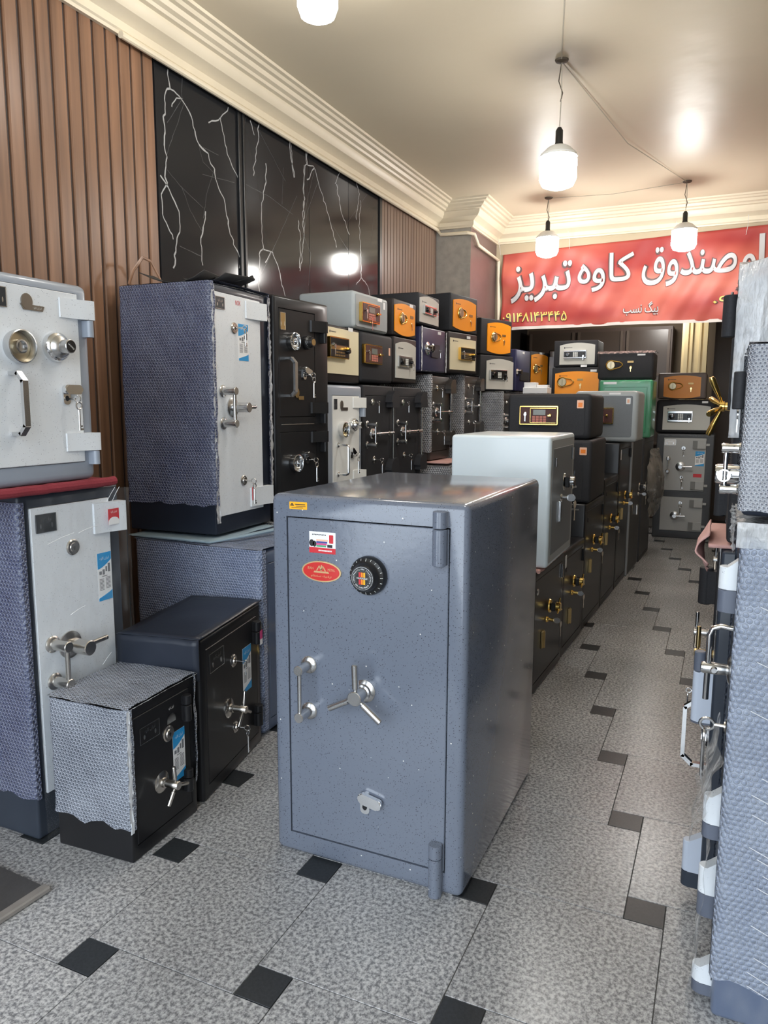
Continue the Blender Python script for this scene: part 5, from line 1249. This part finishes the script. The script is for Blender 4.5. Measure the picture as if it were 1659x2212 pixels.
mnames = [('first black safe of the centre row, under the white-blue safe and pink cloth', -0.750, 3.29, 0.605, 0.598, 0.026, 0.369, -0.117, 0.238),
          ('second black safe of the centre row, white tag at its near top corner', -0.735, 3.905, 0.548, 0.583, 0.020, 0.372, -0.101, 0.200),
          ('third black safe of the centre row, carrying the plain black box safe', -0.72, 4.465, 0.590, 0.778, 0.0, 0.521, -0.129, 0.376),
          ('fourth black safe of the centre row, just past the black box safe', -0.70, 5.065, 0.545, 0.873, 0.031, 0.573, -0.175, 0.460),
          ('fifth and tallest black safe of the centre row, carrying the grey digital safe', -0.68, 5.62, 0.520, 1.092, 0.071, 0.678, -0.114, 0.555)]
for i, (lab, x_, y_, w_, h_, lx, lz, bx_, bz_) in enumerate(mnames):
    r = safe_root('safe', lab, 'L', x_, y_, 0, w_, -2.0, group='black safes with brass locks in the centre row')
    hole = (-w_ / 2 + 0.04, 0.05, w_ / 2 - 0.04, h_ - 0.045)
    body(r, w_, 0.46, h_, black, [hole], r=0.012, recess=0.010)
    d = door(r, hole, black, proud=0, thick=0.008)
    lock_cluster(d, lx, lz, m=gold); latch(d, bx_, bz_)
    bm = bmesh.new(); lathe(bm, (-w_ / 2 + 0.085, 0, h_ - 0.105), (0, -1, 0), [(0.016, 0), (0.014, 0.003)], 16); new_obj('round_plug', bm, steel if i == 0 else black, d)
    bm = bmesh.new(); cyl(bm, (w_ / 2 - 0.055, -0.005, h_ - 0.13), (w_ / 2 - 0.055, -0.005, h_ - 0.06), 0.007, 10); new_obj('hinge', bm, black if i else steel, r)
    if i == 1: rect(r, 'white_tag', -0.225, -0.195, 0.49, 0.56, st_white, 0, 0.001, 0.004)
    if i == 4: rect(r, 'white_tag', -0.225, -0.19, 0.965, 1.04, st_white, 0, 0.001, 0.01)
    if i == 2:
        bm = bmesh.new(); cyl(bm, (-0.26, -0.012, 0.0), (-0.26, -0.012, 0.001), 0.001, 4); bm.free()
        bm = bmesh.new(); box(bm, -w_ / 2 - 0.001, -w_ / 2, 0.04, 0.28, h_ - 0.04, h_ - 0.03); new_obj('bright_tape', bm, steel, r, smooth=False)
felt('pink_cloth', -1.19, -0.735, 3.30, 3.87, 0.600, pinkcloth, 'pink cloth under the white-blue safe, one corner folded over', seed=4, th=0.012, roll='L', rollr=0.008)
o = empty('safe', (-0.698, 3.322 + 0.285, 0.618), pi / 2); tag(o, 'large white-blue safe with grey door and chrome lock, standing on pink cloth', 'safe')
Wd = 0.57; hole = (-0.235, 0.050, 0.235, 0.545)
body(o, Wd, 0.468, 0.60, pale, [hole], r=0.016, seg=4, recess=0.006)
rect(o, 'front_panel', -0.268, 0.268, 0.020, 0.580, mat('silver_front', S(160, 164, 166), 0.4), -0.0004, 0.0008, 0.012)
d = door(o, hole, midgrey, proud=0.003, thick=0.004, g=0.002)
lock_cluster(d, 0.040, 0.370, m=chrome, s=1.25); latch(d, -0.085, 0.240, chrome, 0.05, 0.10)
bm = bmesh.new(); cyl(bm, (-0.20, -0.008, 0.46), (-0.20, -0.008, 0.50), 0.006, 8); cyl(bm, (0.20, -0.008, 0.47), (0.20, -0.008, 0.53), 0.008, 8); tag(new_obj('hinge', bm, steel, o), kind='stuff')

# black box safe and digital safes on the centre row
r = safe_root('safe', 'plain black box safe with an orange sticker, on the third black safe', 'F', -1.14, 4.48, 0.782, 0.44); body(r, 0.44, 0.56, 0.372, black_tex, [], r=0.020, seg=4)
bm = bmesh.new(); prism(bm, rrect(-0.195, 0.170, 0.02, 0.352, 0.015), -0.003, 0); d = new_obj('door', bm, black_tex, r, angle=25)
rect(r, 'price_sticker', 0.178 - 0.03, 0.178 + 0.012, 0.285, 0.330, st_peach, -0.0035, 0.001, 0.004); rect(r, 'price_mark', 0.155, 0.183, 0.295, 0.318, st_or, -0.0046, 0.0004)
r = safe_root('safe', 'wide black textured digital safe with gold-framed keypad, on the black box safe', 'F', -1.225, 4.52, 1.158, 0.505); body(r, 0.505, 0.50, 0.268, black_tex, [], r=0.028, seg=5)
bm = bmesh.new(); prism(bm, rrect(-0.235, 0.215, 0.022, 0.246, 0.020), -0.003, 0); d = new_obj('door', bm, black_tex, r, angle=25)
gold_keypad(d, -0.170, 0.062, 0.082, 0.195, -0.003)
rect(r, 'price_sticker', 0.168, 0.207, 0.182, 0.230, st_peach, -0.0035, 0.001, 0.004); rect(r, 'price_mark', 0.175, 0.200, 0.190, 0.215, st_or, -0.0046, 0.0004)
r = safe_root('safe', 'light grey digital safe with rounded edges, behind the wide black digital safe', 'F', -1.02, 5.62, 1.098, 0.45); body(r, 0.45, 0.44, 0.365, sgrey, [], r=0.030, seg=5)
bm = bmesh.new(); prism(bm, rrect(-0.192, 0.185, 0.035, 0.330, 0.014), -0.003, 0); d = new_obj('door', bm, midgrey, r, angle=25)
gold_keypad(d, -0.165, 0.058, 0.130, 0.245, -0.003)
rect(r, 'paper_tag', 0.02, 0.10, 0.338, 0.352, st_white, -0.0005, 0.001); rect(r, 'price_sticker', 0.140, 0.170, 0.270, 0.315, st_white, -0.0045, 0.001, 0.004); rect(r, 'price_mark', 0.147, 0.163, 0.280, 0.305, st_peach, -0.006, 0.0004)
# grey-edged tall safe, dark safe with plastic
r = safe_root('safe', 'dark safe with pale metal edging in the centre row, chrome lock near its far side', 'L', -0.65, 6.15, 0, 0.56, -2); body(r, 0.56, 0.46, 1.092, mat('pale_edge', S(150, 152, 154), 0.4), [(-0.268, 0.01, 0.268, 1.08)], r=0.008, recess=0.003)
d = door(r, (-0.268, 0.01, 0.268, 1.08), dgrey, proud=0, thick=0.003, g=0.0); lock_cluster(d, 0.20, 0.678, m=chrome); latch(d, 0.05, 0.50, chrome)
r = safe_root('safe', 'dark grey safe ending the centre row, loose plastic hanging on its side', 'L', -0.62, 6.76, 0, 0.62, -2); body(r, 0.62, 0.42, 1.085, dgrey, [(-0.28, 0.03, 0.28, 1.04)], r=0.008)
d = door(r, (-0.28, 0.03, 0.28, 1.04), dgrey, thick=0.015); wheel(d, 0.05, 0.6)
def drape(a, b):
    wdt = 0.30 + 0.22 * sin(pi * min(1, b * 1.25)) ; x = 0.315 - wdt + wdt * a
    return (x + 0.02 * nz(a, b * 3, 5, 2), -0.02 - 0.10 * sin(pi * a) * (0.4 + 0.8 * sin(pi * min(1, b))) - 0.015 * nz(a * 4, b * 7, 3, 2), 0.98 - 0.62 * b)
gridsheet('plastic_drape', drape, 14, 30, film_mat('dull_plastic', 0.8, (0.30, 0.28, 0.25), 0.3, (12, 1.0, 0.03)), r)
# green safe and black one with brass loop
r = safe_root('safe', 'green paint safe behind the grey digital safe, wrapped in plastic', 'F', -1.02, 6.76, 1.088, 0.44); body(r, 0.44, 0.42, 0.490, green, [(-0.18, 0.04, 0.18, 0.43)], r=0.014, recess=0.006); d = door(r, (-0.18, 0.04, 0.18, 0.43), green, proud=0, thick=0.006)
rect(r, 'paper_tag', -0.185, -0.075, 0.455, 0.475, st_white, 0, 0.001); wheel(d, 0, 0.2); film_sheet(r, -0.225, 0.225, -0.0, 0.495, -0.012, 9, film, 0.004, 'plastic_wrap')
r = safe_root('safe', 'black safe with a brass loop knob, on top of the green safe', 'F', -1.045, 6.80, 1.584, 0.46); body(r, 0.46, 0.36, 0.232, black_tex, [], r=0.022, seg=4); orange_lock(r, -0.118, 0.122, 0.045, 0.105, s=1.0)
rect(r, 'paper_tag', 0.095, 0.160, 0.200, 0.214, st_white, 0, 0.001)
gridsheet('plastic_wrap', lambda a, b: (-0.238 + 0.476 * a, -0.008 + 0.38 * b, 0.236 + 0.006 * (1 + nz(a * 9, b * 6, 3, 2)) - (0.02 if b < 0.04 else 0)), 30, 12, film_mat('pinkish_plastic', 0.7, (0.45, 0.34, 0.32), 0.3, (40, 1.0, 0.02)), r)
# stack between: orange in front of silver
digital('safe', 'orange-fronted safe in the middle of the back, under the silver-fronted one', 'F', -1.51, 7.12, 1.440, 0.46, 0.36, 0.272, 0, 'orange', (-0.200, 0.200, 0.030, 0.215), (-0.130, 0.135, 0.035, 0.115), black_tex, (0.15, 0.238), ks=1.1)
digital('safe', 'silver-fronted digital safe at the back, topmost above the orange one in the middle', 'F', -1.50, 7.12, 1.716, 0.40, 0.34, 0.240, 0, 'silver', (-0.145, 0.175, 0.020, 0.195), (-0.105, 0.100, 0.075, 0.150), black_tex, (0.08, 0.006))
r = safe_root('safe', 'dark safe on the floor carrying the middle orange and silver safes at the back', 'F', -1.48, 7.14, 0, 0.40); body(r, 0.40, 0.36, 1.436, dgrey, [(-0.15, 0.08, 0.15, 1.36)]); d = door(r, (-0.15, 0.08, 0.15, 1.36), dgrey, thick=0.015); wheel(d, 0, 0.7)
# ---- 13. grey two-door safe at the end of the aisle, with two digital safes
r = safe_root('safe', 'grey two-door safe standing at the far end of the aisle', 'F', -0.635, 8.20, 0, 0.545)
h1 = (-0.205, 0.495, 0.205, 1.040); h2 = (-0.205, 0.075, 0.205, 0.432)
body(r, 0.545, 0.50, 1.078, mat('charcoal_paint', S(70, 72, 76), 0.45), [h1, h2], r=0.010)
gdoor = mat('light_grey_door', S(170, 170, 168), 0.45)
d = door(r, h1, gdoor, thick=0.015)
nameplate(d, -0.195, -0.085, 0.960, 1.022, m=st_white); 
rosette(d, -0.010, 0.935, steel, 0.022); keyset(d, -0.010, 0.930, L=0.06)
pull_bar(d, -0.150, 0.825, 0.695, steel, out=0.045, r=0.010, fl=0.022); t_handle(d, -0.030, 0.745, steel, out=0.06, L=0.10, hub=0.020, fl=0.048)
rosette(d, -0.015, 0.635, steel, 0.018); keyset(d, -0.010, 0.635, L=0.09)
info_sticker(d, 0.105, 0.190, 0.755, 0.905); rect(d, 'red_sticker', 0.095, 0.175, 0.640, 0.675, st_red, 0, 0.001)
d2 = door(r, h2, gdoor, thick=0.015)
rosette(d2, -0.010, 0.370, steel, 0.020); keyset(d2, -0.010, 0.365, L=0.09); t_handle(d2, -0.060, 0.235, steel, out=0.05, L=0.09, hub=0.020, fl=0.045)
for dd, za, zb_ in ((d, 0.930, 1.015), (d, 0.515, 0.600), (d2, 0.330, 0.410), (d2, 0.095, 0.180)):
    bm = bmesh.new(); box(bm, 0.075, 0.200, -0.020, 0, za, zb_, 0.003); box(bm, 0.200, 0.235, -0.018, -0.004, za + 0.03, za + 0.055, 0.003); new_obj('hinge_strap', bm, gdoor, dd)
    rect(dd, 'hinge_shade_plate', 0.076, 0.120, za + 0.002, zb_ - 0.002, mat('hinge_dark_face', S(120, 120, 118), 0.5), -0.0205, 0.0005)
crumple(r, [(-0.26, 0, 1.06), (0.26, 0, 1.06)], 0.02, crease, 41)
r = digital('safe', 'silver-fronted digital safe on the grey two-door safe at the end of the aisle', 'F', -0.655, 8.20, 1.084, 0.555, 0.42, 0.340, 0, 'silver', (-0.210, 0.235, 0.035, 0.270), (-0.165, 0.070, 0.118, 0.225), black_tex, (0.18, 0.315), r=0.03)
r = digital('safe', 'orange-fronted digital safe topmost at the end of the aisle, below the fluted column', 'F', -0.655, 8.22, 1.432, 0.46, 0.36, 0.262, 0, 'orange', (-0.172, 0.178, 0.025, 0.215), (-0.085, 0.128, 0.088, 0.110), mat('plastic_taupe', S(120, 106, 100), 0.5), None, r=0.02)
bm = bmesh.new()
bm.free()
# ---- 14. right-hand row, fronts facing the aisle (local -x is the far side)
# nearest: slate safe in bubble wrap and stretch film
r = safe_root('safe', 'near slate-blue safe wrapped in bubble wrap and stretch film at the right edge', 'R', 0.050, 1.66, 0, 0.38)
Wd = 0.38
body(r, Wd, 0.55, 1.085, mat('slate_blue_paint', S(92, 104, 128), 0.35), [(-0.15, 0.58, 0.15, 1.04), (-0.15, 0.05, 0.15, 0.53)], r=0.012)
d = door(r, (-0.15, 0.58, 0.15, 1.04), dnavy, proud=0.004, thick=0.015); d2 = door(r, (-0.15, 0.05, 0.15, 0.53), dnavy, proud=0.004, thick=0.015)
wrap(r, Wd, 0.55, 1.085, bub_near, z0=0.10, seed=51.0, off=0.006, lip=0.016, amp=0.006)
def two_tone(p, x, z0, zs, z1, mt, mb, rr=0.0165, y=-0.026):
    bm = bmesh.new(); cyl(bm, (x, y, zs), (x, y, z1 - 0.006), rr, 18, bev=0.0015); 
    a = [bm.verts.new(q) for q in ((x - rr, y, zs), (x + rr, y, zs), (x + rr, 0.0, zs), (x - rr, 0.0, zs))]; b = [bm.verts.new(q) for q in ((x - rr, y, z1 - 0.006), (x + rr, y, z1 - 0.006), (x + rr, 0.0, z1 + 0.016), (x - rr, 0.0, z1 + 0.016))]
    bm.faces.new(a); bm.faces.new(b[::-1])
    for k in range(4): bm.faces.new((a[k], b[k], b[(k + 1) % 4], a[(k + 1) % 4]))
    new_obj('hinge', bm, mt, p)
    bm = bmesh.new(); cyl(bm, (x, y, z0), (x, y, zs - 0.001), rr, 18, bev=0.0015); box(bm, x - rr, x + rr, y, 0, z0, zs - 0.001); new_obj('hinge', bm, mb, p)
slate2 = mat('hinge_slate', S(96, 102, 116), 0.4)
for z0_, zs_, z1_ in ((0.915, 0.965, 1.020), (0.395, 0.430, 0.500), (0.205, 0.260, 0.330), (0.012, 0.040, 0.085)):
    two_tone(r, 0.130, z0_, zs_, z1_, white_sp, slate2)
t_handle(d, 0.0, 0.742, steel, out=0.062, L=0.01, hub=0.014, fl=0.034)
bm = bmesh.new(); tube(bm, [(0.0, 0.0, 0.842), (0, -0.030, 0.845), (0, -0.046, 0.838), (0, -0.052, 0.822), (0, -0.053, 0.665)], 0.0068, 12); lathe(bm, (0, -0.030, 0.742), (0, -1, 0), [(0.013, 0), (0.013, 0.036), (0.006, 0.038)], 16); new_obj('pull_handle', bm, chrome, d)
rosette(d, -0.01, 0.600, nickel, 0.020); keyset(d, -0.01, 0.600, out=0.030, L=0.105)
def curtain(name, root, x0, x1, y0, y1, z0, z1, m, seed, amp=0.02, nu=14, nv=30):
    return gridsheet(name, lambda a, b: (x0 + (x1 - x0) * a + 0.3 * amp * nz(a * 3, b * 6, seed), y0 + (y1 - y0) * b - amp * (0.5 + nz(a * 2.5, b * 5, seed + 3)), z0 + (z1 - z0) * b), nu, nv, m, root)
curtain('loose_film', r, -0.02, 0.19, -0.036, -0.018, 0.0, 0.36, film2, 3, 0.014)
curtain('loose_film', r, -0.10, 0.185, -0.052, -0.010, 0.40, 0.60, film2, 8, 0.016)
gridsheet('near_film', lambda a, b: (Wd / 2 + 0.016 + 0.003 * nz(a * 3, b * 9, 2), 0.56 * a - 0.004, 0.0 + 1.08 * b), 12, 40, film, r)
bm = bmesh.new()
for k in range(26):
    zz = 0.98 - 0.036 * k + 0.02 * nz(k, 3, 1, 1.3); a0 = 0.03 + 0.2 * abs(nz(k, 1, 7, 1.7)); L_ = 0.10 + 0.12 * abs(nz(k, 5, 7, 1.1))
    tube(bm, [(Wd / 2 + 0.021, a0, zz), (Wd / 2 + 0.022, a0 + L_ * 0.5, zz - 0.05 * L_ * 5 * 0.8), (Wd / 2 + 0.021, a0 + L_, zz - 0.085 * L_ * 8)], 0.0009, 4)
tag(new_obj('film_creases', bm, crease, r), kind='stuff')
# on top of it: crumpled packing and the dark bubble-wrapped safe
o = empty('packing_wrap', (0.33, 1.855, 1.093)); tag(o, 'crumpled silver-white plastic packing between the two near safes at the right edge', 'packing')
gridsheet('sheet', lambda a, b: ((-0.295 + 0.55 * a) , (-0.195 + 0.39 * b), 0.004 + 0.018 * (1 + nz(a * 8, b * 8, 2, 2)) * 0.5), 40, 30, film_mat('packing_plastic', 0.9, (0.72, 0.73, 0.74), 0.2, (30, 1.0, 0.02)), o, thick=0.002)
gridsheet('front_flap', lambda a, b: (-0.300 - 0.012 * nz(a * 6, b * 4, 3, 2), -0.195 + 0.39 * a, 0.020 - 0.06 * b), 30, 8, MATS['packing_plastic'], o)
gridsheet('side_flap', lambda a, b: (-0.295 + 0.55 * a, -0.205 - 0.006 * nz(a * 9, b * 4, 6, 2), 0.026 - 0.052 * b), 40, 8, MATS['packing_plastic'], o)
r = safe_root('safe', 'dark safe in large-bubble wrap at the right edge, on the slate-blue one', 'R', 0.040, 1.665, 1.130, 0.37)
body(r, 0.37, 0.50, 0.338, navy, [(-0.15, 0.03, 0.15, 0.31)], r=0.012); d = door(r, (-0.15, 0.03, 0.15, 0.31), navy, thick=0.015)
wrap(r, 0.37, 0.50, 0.338, bub_big, z0=0.014, seed=61.0, off=0.006, lip=0.014, amp=0.003)
# its chrome handles: two small bars and the big tube
bm = bmesh.new(); lathe(bm, (0.0, 0, 0.070), (0, -1, 0), [(0.022, 0), (0.022, 0.050), (0.020, 0.054)], 20); lathe(bm, (0.02, -0.036, 0.070), (1, 0, 0), [(0.014, 0), (0.014, 0.030), (0.011, 0.030), (0.011, 0.015)], 18, cap1=True); new_obj('turn_handle', bm, chrome, d)
pull_bar(d, 0.04, 0.130, 0.040, chrome, out=0.034, r=0.008, fl=0.014)
hinge(r, 0.130, 0.215, 0.292, black_tex, 0.014, -0.016)
empty_key(d, 0.10, -0.016, 0.212, steel, 0.045)
# behind: blue-black safe with bent pull, low
r = safe_root('safe', 'blue-black safe with a bent chrome pull handle, just past the near right-hand safe', 'R', 0.012, 2.06, 0, 0.48)
body(r, 0.48, 0.55, 0.985, dnavy, [(-0.20, 0.05, 0.20, 0.93)], r=0.010); d = door(r, (-0.20, 0.05, 0.20, 0.93), dnavy, proud=0.0, thick=0.015)
bm = bmesh.new(); box(bm, -0.205, -0.199, -0.001, 0, 0.05, 0.93); new_obj('bright_edge', bm, steel, r, smooth=False)
d_pull(d, 0.02, 0.300, 0.495, chrome, out=0.068, w=0.010)
keyset(d, -0.02, 0.510, out=0.055, L=0.05)
two_tone(r, 0.190, 0.500, 0.505, 0.650, mat('pale_hinge', S(190, 198, 212), 0.35), slate2, 0.0155, -0.034)
bm = bmesh.new(); cyl(bm, (0.190, -0.034, 0.645), (0.190, -0.034, 0.700), 0.0155, 18, bev=0.003); new_obj('hinge', bm, slate2, r)
two_tone(r, 0.205, 0.030, 0.075, 0.170, MATS['pale_hinge'], dnavy, 0.0155, -0.032)
swing_lock(d, 0.10, 0.44, 0.8, -60)
felt('pink_cloth', -0.02, 0.50, 2.08, 2.48, 0.987, pinkcloth, 'pink cloth hanging over the edge of the blue-black safe at the right', seed=12, th=0.008)
o = bpy.data.objects['pink_cloth.002'] if 'pink_cloth.002' in bpy.data.objects else o
gridsheet('hanging_corner', lambda a, b: (-0.26 - 0.030 * sin(pi * b) * (1 - 0.5 * a) - 0.006 * nz(a * 4, b * 4, 1), -0.18 + 0.22 * a * (1 - 0.35 * b), 0.03 - 0.125 * b * (0.6 + 0.4 * a) + 0.025 * sin(pi * a) * (1 - b)), 12, 14, pinkcloth, o, thick=0.004)
# on it: tall dark safe under silver plastic sheet
r = safe_root('safe', 'tall dark safe draped with silver plastic sheet at the right edge', 'R', 0.020, 2.08, 1.002, 0.44)
body(r, 0.44, 0.50, 0.665, black_tex, [(-0.18, 0.04, 0.18, 0.63)], r=0.012); d = door(r, (-0.18, 0.04, 0.18, 0.63), black_tex, thick=0.015)
hinge(r, 0.150, 0.525, 0.630, black_tex, 0.020, -0.024); hinge(r, 0.190, 0.34, 0.52, black_tex, 0.012, -0.006)
bm = bmesh.new(); lathe(bm, (0.150, -0.024, 0.630), (0, 0, 1), [(0.004, 0), (0.003, 0.008)], 8); new_obj('hinge_pin', bm, steel, r)
def sheet(a, b):
    # a across (left edge to right), b: 0 at hem, 1 back of the top
    x = 0.228 + 0.016 + 0.030 * nz(a * 4, b * 3, 3, 2) + 0.010 * nz(a * 13, b * 9, 3, 2)
    if b < 0.6: return (x, -0.012 + 0.52 * a - 0.006 * nz(b * 6, a, 4, 2), 0.672 - 0.40 * (0.6 - b) / 0.6)
    return (x - 0.45 * (b - 0.6) / 0.4, -0.012 + 0.52 * a, 0.672 + 0.020 * sin(pi * min(1, a * 4) / 2) + 0.014 * (1 + nz(a * 4, b * 9, 8, 2)) + 0.03 * sin(pi * (b - 0.6) / 0.4))
gridsheet('plastic_sheet', sheet, 36, 36, film3, r, thick=0.001)
crumple(r, [(0.20, 0, 0.66), (0.06, 0, 0.672), (-0.2, 0, 0.66)], 0.03, film3, 71)
# farther: safe with brass wheel
r = safe_root('safe', 'dark safe with a large brass spoked wheel in the right-hand row', 'R', 0.030, 2.575, 0.0, 0.50)
body(r, 0.50, 0.52, 1.62, dnavy, [(-0.21, 0.80, 0.21, 1.57), (-0.21, 0.05, 0.21, 0.75)], r=0.010); d = door(r, (-0.21, 0.80, 0.21, 1.57), navy, thick=0.015); d2 = door(r, (-0.21, 0.05, 0.21, 0.75), navy, thick=0.015)
bm = bmesh.new(); lathe(bm, (0.10, 0, 1.352), (0, -1, 0), [(0.036, 0), (0.030, 0.006), (0.015, 0.010), (0.013, 0.034), (0.017, 0.036), (0.017, 0.050)], 20)
for ang in (75, 165, 255, 345):
    dv = Vector((cos(radians(ang)), -0.42, sin(radians(ang)))).normalized(); c0 = Vector((0.10, -0.040, 1.352)) + dv * 0.012
    lathe(bm, c0, dv, [(0.005, 0), (0.006, 0.02), (0.0095, 0.050), (0.0105, 0.085), (0.008, 0.094)], 12)
new_obj('wheel_handle', bm, gold, d)
wrap(r, 0.50, 0.52, 1.62, bub_far, z0=0.06, seed=81.0, off=0.006)
bm = bmesh.new(); cyl(bm, (0.08, -0.030, 0.985), (0.08, -0.030, 1.115), 0.018, 18, bev=0.002); box(bm, 0.062, 0.098, -0.03, 0, 0.99, 1.11); new_obj('hinge', bm, black_tex, r)
wheel(d2, 0.02, 0.48, dkgold, out=0.070, hub=0.014, fl=0.034, spokes=(90, 210, 330, 270), sl=0.085, sr=0.008)
# farther: black hinge cylinder safe
r = safe_root('safe', 'low dark safe with a thick black hinge barrel in the right-hand row', 'R', 0.005, 3.10, 0.0, 0.50)
body(r, 0.50, 0.50, 0.80, black_tex, [(-0.21, 0.05, 0.21, 0.75)], r=0.010); d = door(r, (-0.21, 0.05, 0.21, 0.75), black_tex, thick=0.015); wheel(d, 0, 0.4)
bm = bmesh.new(); cyl(bm, (0.19, -0.036, 0.575), (0.19, -0.036, 0.722), 0.026, 20, bev=0.003); box(bm, 0.165, 0.215, -0.036, 0, 0.58, 0.71); new_obj('hinge', bm, black_tex, r)
bm = bmesh.new(); lathe(bm, (0.19, -0.036, 0.722), (0, 0, 1), [(0.004, 0), (0.003, 0.010)], 8); new_obj('hinge_pin', bm, steel, r)
r = safe_root('safe', 'dark safe at the far end of the right-hand row, near the end of the aisle', 'R', 0.06, 3.70, 0.0, 0.55)
body(r, 0.55, 0.50, 1.15, navy, [(-0.23, 0.05, 0.23, 1.10)], r=0.010); d = door(r, (-0.23, 0.05, 0.23, 1.10), navy, thick=0.015); wheel(d, 0, 0.6)

# ---- 15. metal ramp plate at the lower left corner
o = empty('metal_plate', (-1.86, 1.20, 0), -0.06); tag(o, 'worn dark metal plate lying on the floor at the lower left corner', 'plate')
bm = bmesh.new(); box(bm, -0.24, 0.20, -0.16, 0.165, 0.003, 0.014, 0.003); new_obj('sheet', bm, mat('worn_metal', S(92, 90, 88), 0.45, 0.4, vary=(12, 0.35), bump=(30, 0.4, 0.004)), o)
bm = bmesh.new(); box(bm, 0.185, 0.215, -0.16, 0.17, 0.001, 0.018, 0.004); new_obj('edge_lip', bm, mat('worn_lip', S(140, 134, 128), 0.5, vary=(20, 0.2)), o)
